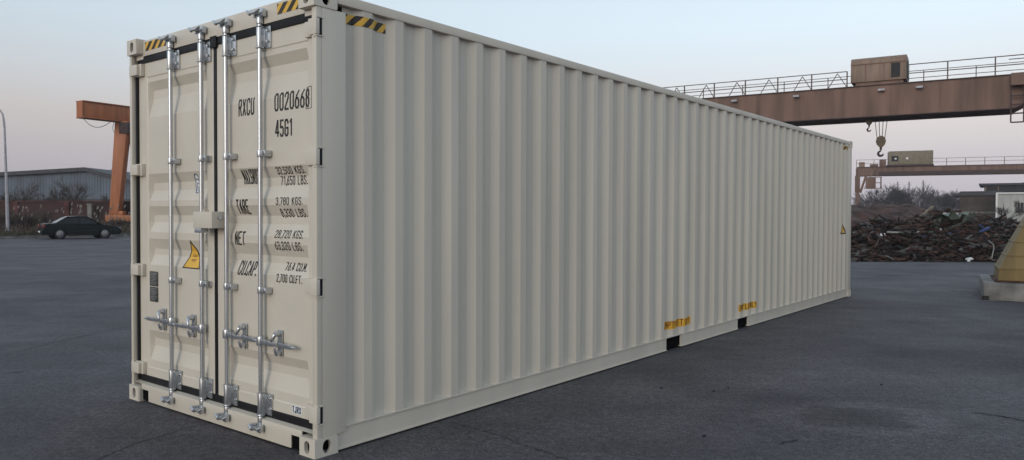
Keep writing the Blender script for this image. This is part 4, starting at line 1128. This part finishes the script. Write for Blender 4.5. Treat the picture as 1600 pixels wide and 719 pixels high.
mb = MB(); mb.box(al2(1352), al2(1366), -.9, .5, zc0, zc1); cb_ = mb.build('driver_cab', M['crane_red'], c2, bevel=.04)
mb = MB(); 
for x_ in (al2(1366.5), al2(1375.5)):
    for y_ in (-.85, .45): mb.box(x_-.06, x_+.06, y_-.06, y_+.06, zc0, zc1)
for z_ in (zc0+.05, (zc0+zc1)/2, zc1-.05): mb.bar((al2(1366), -.85, z_), (al2(1376), -.85, z_), .10, .12)
mb.build('cab_platform_frame', M['crane_red'], cb_)
mb = MB(); mb.bar((al2(1349), -.6, zc0-.1), (al2(1366), -.6, zT2), .1, .12); mb.build('cab_hanger', M['crane_tan'], c2)

# ------------------------------------------------------------------ ochre crane foot on concrete block (right edge)
FY = 13.8
fb = at(1560, 438, FY)
cf = empty('crane_foot', (fb.x, FY, 0), R(-30)); tag(cf, 'tapered ochre-yellow steel crane foot with ribs, standing on the concrete block', 'crane leg')
zb = fb.z; LWd = 2.6
def slab(mb, z0, z1, x_off0, x_off1, grow=0):
    w0, w1 = LWd-2*x_off0, LWd-2*x_off1
    vs = []
    for (xo, wz, z) in ((x_off0, w0, z0), (x_off1, w1, z1)):
        vs += [(xo-grow, .0+xo*.5-grow, z), (xo+wz+grow, xo*.5-grow, z), (xo+wz+grow, 1.5-xo*.5+grow, z), (xo-grow, 1.5-xo*.5+grow, z)]
    mb.add(vs, [(0,1,2,3), (4,7,6,5), (0,4,5,1), (1,5,6,2), (2,6,7,3), (3,7,4,0)])
sl = .465
mb = MB(); slab(mb, zb, zb+.20, 0.0, 0.01); slab(mb, zb+.2005, zb+2.1, .01, 2.1*sl-.09); mb.build('foot_body', M['ochre'], cf)
mb = MB()
for zz in (.21, .45, .70, .98, 1.3, 1.6): slab(mb, zb+zz, zb+zz+.016, (zz)*sl-.085, (zz)*sl-.085+.004, .018)
mb.build('foot_rib', M['ochre'], cf)
mb = MB(); mb.box(-.06, LWd+.06, -.05, 1.55, zb-.035, zb-.001); mb.build('base_plate', M['rust'], cf)
mb = MB(); mb.box(.97, 1.63, .48, 1.05, zb+2.1, 8.0); mb.build('column', M['ochre'], cf)
pb = at(1537, 465, 13.55)
mb = MB(); zt2 = zb-.036; rnd = random.Random(2)
mb.box(0, 4.6, 0, 2.4, -.05, zt2); o = mb.build('concrete_block', M['concrete'], None, bevel=.02); o.location = (pb.x, 13.55, 0); o.rotation_euler.z = R(-30); tag(o, 'weathered grey concrete block under the yellow crane foot', 'concrete block')
mb = MB(); mb.box(-.03, .08, -.03, .09, .0, .075); o2 = mb.build('block_corner', M['rubber']); o2.parent = o
# damp trickle / pale dust beside the block
def blot(name, cx, cy, rx, ry, seed, m, z=.0042):
    rnd = random.Random(seed); n = 40; vs = [(cx, cy, z)]; ph = [rnd.uniform(0, 6) for _ in range(4)]
    for k_ in range(n):
        a = 2*pi*k_/n; r_ = 1+.18*sin(2*a+ph[0])+.12*sin(5*a+ph[1])+.07*sin(9*a+ph[2]); vs.append((cx+rx*r_*cos(a), cy+ry*r_*sin(a), z))
    mb = MB(); mb.add(vs, [(0, 1+k_, 1+(k_+1) % n) for k_ in range(n)]); tag(mb.build(name, m), kind='structure')
M['dust'] = mat('pale_dust', (.16, .158, .155), .9, var=.3, scale=5)
x_, y_ = gp(1523, 454); blot('ground_dust', x_, y_, .42, .10, 1, M['dust'])
x_, y_ = gp(1516, 462); blot('ground_dust', x_, y_, .34, .05, 2, M['dust'])
x_, y_ = gp(1575, 468); blot('ground_dust', x_+.2, y_-.25, .75, .09, 3, M['dust'])

# ------------------------------------------------------------------ scrap heap
SX0, SX1 = at(1290, 400, 25).x-1.5, at(1640, 400, 25).x+4
def heap_z(x, y):
    e = (y-25.0)/16; 
    if e < 0: return 0
    fr = min(1, (y-24.9)/1.9)**.6
    z = .66*fr + .42*min(1, max(0, (y-27)/8)) *(1 if x/y > .54 else max(0, 1-(.54-x/y)*12)) + .38*math.exp(-((x/y-.575)/.035)**2)*min(1, max(0, (y-29)/4))*(1 if y < 37 else 0)
    z += .22*sin(x*1.1+y*.4)*fr + .16*sin(x*2.3-y*.9)*fr+.10*sin(x*4.1+1.3*y)*fr
    if y > 40: z -= .3*min(1, (y-40)/5)
    return max(0, z*(1.0-.12*max(0, (x-17)/6)))
vs = []; fs = []; nx, ny = 150, 80
rnd = random.Random(12)
for i in range(nx+1):
    for j in range(ny+1):
        y = 24.9+22*j/ny; x = (SX0-1)*(y/25)+((SX1+2)*(y/25)-(SX0-1)*(y/25))*i/nx
        vs.append((x+rnd.uniform(-.05, .05), y+rnd.uniform(-.05, .05), max(-.02, heap_z(x, y)*.86-.05+rnd.uniform(-.05, .07))))
for i in range(nx):
    for j in range(ny): fs.append((i*(ny+1)+j, (i+1)*(ny+1)+j, (i+1)*(ny+1)+j+1, i*(ny+1)+j+1))
hp = MB(); hp.add(vs, fs)
M['heap'] = mat('heap_dirt', (.035, .022, .018), .95, var=.5, scale=2.5, bump=.5, detail=10)
SM = [M['heap'], mat('scrap_rust', (.058, .033, .027), .9, var=.4, scale=6, spec=.2), mat('scrap_dark', (.022, .018, .018), .85, var=.3, spec=.15),
      mat('scrap_steel', (.085, .08, .078), .7, metal=.2, var=.35), mat('scrap_grey', (.10, .095, .09), .85, var=.35), mat('scrap_pale', (.30, .30, .29), .7, var=.2),
      mat('scrap_brown', (.085, .055, .042), .9, var=.3, spec=.2), mat('scrap_green', (.05, .075, .06), .7, var=.3), mat('scrap_blue', (.03, .045, .10), .6)]
rnd = random.Random(77)
def scrap_bit(mb, x, y, z, size):
    az = rnd.gauss(0, .55) + (pi if rnd.random() < .5 else 0); el = rnd.gauss(0, .22)
    if rnd.random() < .2: az = rnd.uniform(0, 2*pi); el = rnd.uniform(-.8, .8); size *= .6
    d_ = Vector((cos(az)*cos(el), sin(az)*cos(el), sin(el)))
    mb.mi = rnd.choices([1, 2, 3, 4, 5, 6, 7, 8], [34, 40, 5, 5, .7, 12, .9, .4])[0]
    t = rnd.random(); c_ = Vector((x, y, z))
    if t < .42:      # bent bar
        l_ = size*rnd.uniform(.5, 1.5); p = [c_-d_*l_/2]; dd = d_.copy()
        for _ in range(4): dd = (dd+Vector((rnd.uniform(-.35, .35), rnd.uniform(-.35, .35), rnd.uniform(-.3, .3)))).normalized(); p.append(p[-1]+dd*l_/4)
        mb.tube(p, rnd.uniform(.012, .05), 4)
    elif t < .62:    # beam
        l_ = size*rnd.uniform(.6, 1.8); mb.bar(c_-d_*l_/2, c_+d_*l_/2, rnd.uniform(.04, .14), rnd.uniform(.04, .12))
    elif t < .90:    # crumpled sheet
        w_ = size*rnd.uniform(.2, .6); l_ = size*rnd.uniform(.3, .9); s_ = d_.cross(Vector((rnd.uniform(-.6, .6), rnd.uniform(-1, 0), 1))).normalized(); up = d_.cross(s_)
        vs = []
        for i in range(4):
            for j in range(3): vs.append(c_+d_*l_*(i/3-.5)+s_*w_*(j/2-.5)+up*rnd.uniform(-.12, .12)*w_)
        mb.add(vs, [(i*3+j, (i+1)*3+j, (i+1)*3+j+1, i*3+j+1) for i in range(3) for j in range(2)])
    else:            # block / chunk
        s_ = size*rnd.uniform(.08, .22); Mx = Matrix.Translation(c_) @ Matrix.Rotation(rnd.uniform(0, 3), 4, 'Z') @ Matrix.Rotation(rnd.uniform(-.6, .6), 4, 'X')
        mb.box(-s_, s_, -s_*.7, s_*.7, -s_*.6, s_*.6, Mx)
for _ in range(11500):
    y = 24.9+ (rnd.random()**1.6)*21; x = rnd.uniform((SX0-.6)*(y/25), (SX1+1)*(y/25))
    scrap_bit(hp, x, y, heap_z(x, y)+rnd.uniform(-.16, .10), .56 if y < 32 else .75)
for _ in range(420):       # longer pieces sticking out of the heap
    y = rnd.uniform(25.2, 37); x = rnd.uniform((SX0-.6)*(y/25), (SX1+1)*(y/25)); z = heap_z(x, y)+rnd.uniform(0, .12)
    a = rnd.uniform(0, 2*pi); e = rnd.uniform(-.15, .55); l_ = rnd.uniform(.4, 1.1); d_ = Vector((cos(a)*cos(e), sin(a)*cos(e), sin(e)))
    hp.mi = rnd.choices([1, 2, 4, 6, 5], [30, 30, 8, 22, 3])[0]; q = [Vector((x, y, z))-d_*l_*.3]
    for _k in range(4): d_ = (d_+Vector((rnd.uniform(-.3, .3), rnd.uniform(-.3, .3), rnd.uniform(-.25, .1)))).normalized(); q.append(q[-1]+d_*l_/4)
    hp.tube(q, rnd.uniform(.015, .04), 5)
hp.mi = 0
tag(hp.build('scrap_heap', SM), 'broad dark heap of tangled rusty scrap metal at the edge of the yard', 'scrap heap', kind='stuff')
# pieces one can single out
def piece(name, label, cat, p, fn, m, rot=(0, 0, 0), bevel=0):
    mb = MB(); fn(mb); o = mb.build(name, m, None, bevel=bevel); o.location = p; o.rotation_euler = rot; tag(o, label, cat); return o
def on_heap(px, py, dflt=34, back=.12):
    Y = 24.6
    while Y < 42:
        p = at(px, py, Y)
        if p.z <= heap_z(p.x, Y)+.05: return Y-back
        Y += .1
    return dflt
def crumple(l_, w_, seed, amp=.12, n=8):
    def f(mb):
        rn = random.Random(seed); vs = []
        for i in range(n+1):
            for j in range(5): vs.append((l_*(i/n-.5), w_*(j/4-.5), rn.uniform(-1, 1)*amp*w_+.06*sin(i*1.3)))
        k0 = len(vs); vs2 = [(x, y, z-.02) for x, y, z in vs]
        mb.add(vs, [(i*5+j, (i+1)*5+j, (i+1)*5+j+1, i*5+j+1) for i in range(n) for j in range(4)])
        mb.add(vs2, [(i*5+j, (i+1)*5+j, (i+1)*5+j+1, i*5+j+1) for i in range(n) for j in range(4)])
    return f
P_ = lambda px, py, Y: tuple(at(px, py, Y))
M['gsheet'] = mat('green_sheet', (.15, .19, .165), .6, var=.25, scale=3); M['wood'] = mat('old_timber', (.20, .16, .12), .85, var=.25, scale=5)
piece('metal_sheet', 'pale green crumpled metal sheet near the top of the scrap heap', 'metal sheet', P_(1482, 343, on_heap(1482, 343, 34)), crumple(.95, 1.3, 1), M['gsheet'], (R(-22), 0, .1))
piece('metal_sheet', 'long green-grey sheet strip tilted up to the right on the scrap heap', 'metal sheet', P_(1501, 349, on_heap(1501, 349, 33)), crumple(1.35, .28, 2, .08), M['gsheet'], (R(-50), R(-34), 0))
piece('plank', 'weathered plank leaning up to the right at the top left of the scrap heap', 'plank', P_(1440, 337, on_heap(1440, 337, 35)), lambda mb: mb.box(-.72, .72, -.05, .05, -.045, .045), M['wood'], (0, R(-37), .15))
piece('plank', 'long level dark plank lying along the crest of the scrap heap', 'plank', P_(1472, 330.5, on_heap(1472, 330.5, 37)), lambda mb: mb.box(-.95, .95, -.06, .06, -.05, .05), SM[1], (0, 0, .05))
piece('plank', 'pale thin plank lying flat in the middle of the scrap heap', 'plank', P_(1418, 364, on_heap(1418, 364, 28)), lambda mb: mb.box(-.33, .33, -.05, .05, -.03, .03), M['wood'], (0, R(5), .2))
piece('plank', 'pale thin plank at the left of the scrap heap, behind the white blocks', 'plank', P_(1397, 363, on_heap(1397, 363, 28.3)), lambda mb: mb.box(-.22, .22, -.05, .05, -.03, .03), SM[5], (0, R(3), -.2))
piece('loose_board', 'small white rectangular panel on the crest of the scrap heap', 'panel', P_(1485, 336, on_heap(1485, 336, 36.5)), lambda mb: mb.box(-.30, .30, -.03, .03, -.10, .10), M['whitewash'], (R(-8), 0, 0), .01)
piece('steel_bar', 'blue painted steel bar sloping up to the right on the scrap heap', 'steel bar', P_(1535, 361, on_heap(1535, 361, 28)), lambda mb: mb.box(-.32, .32, -.04, .04, -.035, .035), mat('blue_paint', (.035, .06, .19), .5), (0, R(-26), .1))
piece('steel_bar', 'short blue steel bar crossing behind the longer blue bar', 'steel bar', P_(1536, 357, on_heap(1536, 357, 28.4)), lambda mb: mb.box(-.20, .20, -.03, .03, -.03, .03), mat('blue_paint_dark', (.03, .045, .14), .5), (0, R(50), .1))
piece('steel_beam', 'rust-orange beam sloping down to the right near the blue bars', 'steel beam', P_(1552, 374, on_heap(1552, 374, 26.8)), lambda mb: (mb.box(-.42, .42, -.05, .05, -.045, .045),), mat('rust_orange', (.21, .095, .055), .8, var=.25), (0, R(31), .1), .008)
piece('metal_sheet', 'flat grey metal sheet at the right of the scrap heap, above the white block', 'metal sheet', P_(1518, 381, on_heap(1518, 381, 25.9)), crumple(.38, .34, 5, .10), SM[4], (R(-30), 0, 0))
piece('metal_sheet', 'bent grey metal sheet on the lower right of the scrap heap beside the yellow foot', 'metal sheet', P_(1560, 396, on_heap(1560, 396, 25.3)), crumple(.55, .3, 6, .14), SM[4], (R(-35), R(-20), 0))
for px_, py_, Y_, s_, lb_ in ((1380, 367, 27.5, .085, 'larger of the white blocks at the left of the scrap heap'), (1354, 367, 27.6, .05, 'small white block nearest the container on the scrap heap'), (1435, 364, 27.8, .065, 'white block in the upper middle of the scrap heap'), (1511, 375, 26.5, .075, 'small white block right of the middle of the scrap heap'), (1515, 406, 24.95, .11, 'white block lying at the foot of the scrap heap'), (1406, 405, 24.95, .05, 'tiny white block at the foot of the heap, towards the container')):
    def fn(mb, s_=s_): mb.prism([(-s_*1.2, -s_*.5), (s_, -s_*.7), (s_*1.3, .1*s_), (.2*s_, s_*.75), (-s_, s_*.45)], (0, -s_*.6, 0), (1, 0, 0), (0, 0, 1), (0, s_*1.2, 0))
    o = piece('white_block', lb_, 'block', P_(px_, py_, on_heap(px_, py_, Y_, .08)), fn, M['white'], (0, 0, .3), .008); o['group'] = 'white blocks in the scrap heap'
def hose(mb):
    mb.tube([(0, 0, -.1), (.08, 0, .3), (.06, 0, .42), (-.1, 0, .55)], .018, 6)
piece('pipe', 'bent pale pipe standing up at the right foot of the scrap heap', 'pipe', P_(1549, 402, on_heap(1549, 402, 25.2)), hose, SM[5])
piece('tyre_strip', 'curved grey strip standing by the yellow crane foot', 'strip', P_(1565, 404, on_heap(1565, 404, 24.8)), lambda mb: mb.tube([(0, 0, -.1), (.05, 0, .15), (.18, 0, .4)], [.02, .04, .03], 6), SM[4])

# rusty earth bank behind the heap
vs = []; fs = []; nx, ny = 120, 22; rnd = random.Random(8)
for i in range(nx+1):
    for j in range(ny+1):
        y = 44+26*j/ny; x = 14+50*i/nx
        z = 2.15*sin(min(1, j/10)*pi/2)*(1 if x/y < .53 else max(.35, 1-(x/y-.53)*9)) + .17*sin(x*.83+1)+.12*sin(x*1.9+y)+rnd.uniform(-.16, .16)
        vs.append((x+rnd.uniform(-.1, .1), y, z if j else -.1))
for i in range(nx):
    for j in range(ny): fs.append((i*(ny+1)+j, (i+1)*(ny+1)+j, (i+1)*(ny+1)+j+1, i*(ny+1)+j+1))
g = MB(); g.add(vs, fs); tag(g.build('earth_bank', mat('rusty_earth', (.075, .034, .026), .95, var=.45, scale=1.2, bump=.7, bscale=5, detail=10)), kind='structure')

# buildings on the right
BY = 96.
def bld(name, px0, px1, pyt, pyb, Y, depth, wallm, label, cat='building'):
    a, b = at(px0, pyt, Y), at(px1, pyt, Y); o = empty(name, (a.x, Y, 0), -atan2(a.x, Y)); tag(o, label, cat); kc = cos(atan2(a.x, Y))*1.0
    wd_ = (b.x-a.x)*kc; mb = MB(); mb.box(0, wd_, 0, depth, -.1, a.z); mb.build('wall', wallm, o); return o, wd_, a.z
bb, bw_, bz = bld('brick_building', 1499, 1560, 306, 342, BY, 9, M['brick'], 'low tan brick building with a dark lean-to roof beyond the scrap heap')
mb = MB(); mb.prism([(-.4, bz+.002), (bw_+.3, bz+.002), (bw_+.3, bz+.55), (.1, bz+.55)], (0, -.3, 0), (1, 0, 0), (0, 0, 1), (0, 9.6, 0)); mb.build('roof', M['roof_dark'], bb)
mb = MB(); mb.box(.0, bw_, -.05, -.001, 1.9, 2.1); mb.build('wall_ledge', M['concrete'], bb)
ub, uw, uz = bld('dark_building', 1538, 1680, 290, 342, 112., 10, mat('dark_wall', (.030, .029, .033), .85, var=.2, scale=1), 'dark upper storey building with a flat roof rising behind the brick one')
mb = MB(); mb.prism([(-.5, uz+.002), (uw+.3, uz+.002), (uw+.3, uz+.1), (5.5, uz+.45), (4.5, uz+.3), (-.7, uz+.3)], (0, -.4, 0), (1, 0, 0), (0, 0, 1), (0, 10.8, 0)); mb.build('roof', M['roof_dark'], ub)
mb = MB(); mb.box(.25, 1.7, -.06, -.001, uz-1.35, uz-.25); wn_ = mb.build('window', M['window_dark'], ub)
mb = MB(); mb.box(.15, .249, -.09, -.001, uz-1.45, uz-.15); mb.box(1.701, 1.8, -.09, -.001, uz-1.45, uz-.15); mb.build('frame', M['crane_tan'], wn_)
wb, ww, wz = bld('white_building', 1558, 1700, 303, 342, 88., 8, M['whitewash'], 'small white rendered building with a barred window at the right edge')
mb = MB(); mb.box(-.12, ww+.1, -.2, 8.1, wz+.002, wz+.14); mb.box(-.12, .06, -.2, -.001, -.1, wz); mb.build('trim', M['white'], wb)
x0 = (at(1587, 316, 88).x-wb.location.x)*.84; z0, z1 = at(1587, 333, 88).z, at(1587, 317, 88).z
mb = MB(); mb.box(x0, x0+2.0, -.04, -.001, z0, z1); wn_ = mb.build('window', M['window_dark'], wb)
mb = MB()
for k_ in range(7): mb.box(x0+.1+k_*.3, x0+.14+k_*.3, -.08, -.041, z0, z1)
mb.build('window_bars', M['lamp'], wn_)
p = at(1578, 335, 84)
bare_tree('bare_tree', 3.4, 77, M['bark'], 1.2, 4, .06, 5, .014, .25, (p.x, 84, 0), 'small bare tree in front of the white building')
shrub_p = at(1566, 345, 60)

# far trees
TB = []
rnd = random.Random(31)
for i in range(4):
    TB.append(bare_tree('bare_tree', 8.5, 200+i, M['bark_hazed'], .85+.08*i, 5, .17, 5, .022, .30, (0, 0, 0), 'x', 'bare trees beyond the scrap heap'))
ordn = ['leftmost', 'second', 'third', 'fourth', 'fifth', 'sixth', 'seventh', 'eighth', 'ninth', 'tenth', 'eleventh', 'twelfth', 'thirteenth', 'fourteenth', 'fifteenth', 'sixteenth', 'seventeenth', 'eighteenth', 'rightmost']
spots = [(1346, 299), (1357, 297), (1369, 290), (1380, 286), (1391, 289), (1402, 297), (1411, 296), (1424, 291), (1433, 294), (1443, 286), (1451, 295), (1459, 291), (1467, 300), (1474, 299), (1482, 298), (1490, 299), (1498, 293), (1512, 300), (1530, 301)]
for i, (px_, ptop) in enumerate(spots):
    Yt = rnd.uniform(140, 175); hh = at(px_, ptop, Yt).z
    if i < 4: root = TB[i]
    else:
        s_ = TB[rnd.randrange(4)]; root = s_.copy(); scn.collection.objects.link(root)
        for ch in s_.children: c_ = ch.copy(); scn.collection.objects.link(c_); c_.parent = root
    root.location = (at(px_, 330, Yt).x, Yt, 0); root.scale = (hh/8.5*1.05, hh/8.5, hh/8.5); root.rotation_euler.z = rnd.uniform(0, 6)
    root['label'] = ('%s bare tree from the left in the far row beyond the scrap heap' % ordn[i]) if i < 18 else 'rightmost bare tree of the far row, behind the brick building'
# undergrowth below the far trees
vs = []; mb = MB(); rnd = random.Random(3)
for _ in range(9000):
    x = rnd.uniform(58, 112); y = rnd.uniform(118, 138); hh = rnd.uniform(1.0, 3.0)
    a = rnd.uniform(-.8, .8); wv = rnd.uniform(.02, .05); b = Vector((x, y, 0)); t = b+Vector((a, rnd.uniform(-.4, .4), hh))
    mb.add([b-Vector((wv, 0, 0)), b+Vector((wv, 0, 0)), t], [(0,1,2)])
tag(mb.build('undergrowth', M['bark_hazed']), 'dense dark undergrowth below the far bare trees', 'undergrowth', kind='stuff')
# masts on the skyline
for px_, pt, lb_ in ((1402, 284, 'left of the three thin far masts above the bare trees'), (1420, 284, 'middle of the three thin far masts above the bare trees'), (1442, 282, 'right and tallest of the three thin far masts above the bare trees')):
    Ym = 260.; p = at(px_, 330, Ym); zt = at(px_, pt, Ym).z; root = empty('mast', (p.x, Ym, 0)); tag(root, lb_, 'mast', 'far masts')
    mb = MB()
    for a in (-1, 1):
        for b in (-1, 1): mb.bar((a*.5, b*.5, 0), (a*.12, b*.12, zt), .10, .10)
    z = 1
    while z < zt-1: s_ = .5-.38*z/zt; mb.bar((-s_, -s_, z), (s_*.9, -s_, z+1), .05, .05); mb.bar((s_, -s_, z), (-s_*.9, -s_, z+1), .05, .05); z += 1
    mb.build('lattice', M['lamp'], root)
    mb = MB(); mb.bar((-.9, 0, zt*.93), (.9, 0, zt*.93), .1, .1); mb.build('crossarm', M['lamp'], root)

# loose grit: a few countable dark stones on the asphalt
rnd = random.Random(41)
for px_, py_, lb_ in ((1033, 607, 'small dark stone on the asphalt, left of the pair of stones'), (1115, 612, 'small dark stone, nearer of the pair on the open asphalt'), (1138, 607, 'small dark stone, farther of the pair on the open asphalt'), (1100, 682, 'small dark stone close to the bottom edge of the photo'), (1377, 602, 'small dark stone on the asphalt above the worn patch')):
    x_, y_ = gp(px_, py_); mb = MB(); n = 7; pr = [(.014*(1+rnd.uniform(-.4, .3))*cos(2*pi*k/n), .009*(1+rnd.uniform(-.4, .3))*sin(2*pi*k/n)) for k in range(n)]
    mb.prism(pr, (0, 0, .001), (1, 0, 0), (0, 1, 0), (.002, 0, .008)); o = mb.build('stone', M['crack'], None, bevel=.002); o.location = (x_, y_, 0); o.rotation_euler.z = rnd.uniform(0, 3); tag(o, lb_, 'stone', 'small stones on the asphalt')

# thin evening haze
hz = MB(); hz.box(-480, 480, -60, 480, -1.3, 40)
hm = bpy.data.materials.new('haze'); hm.use_nodes = True; nt = hm.node_tree; nt.nodes.clear()
ho = nt.nodes.new('ShaderNodeOutputMaterial'); pv = nt.nodes.new('ShaderNodeVolumePrincipled'); pv.inputs['Density'].default_value = .00045; pv.inputs['Color'].default_value = (.90, .90, .95, 1)
nt.links.new(pv.outputs[0], ho.inputs['Volume'])
tag(hz.build('haze', hm), 'thin pale evening haze over the far trees', 'haze', kind='stuff')
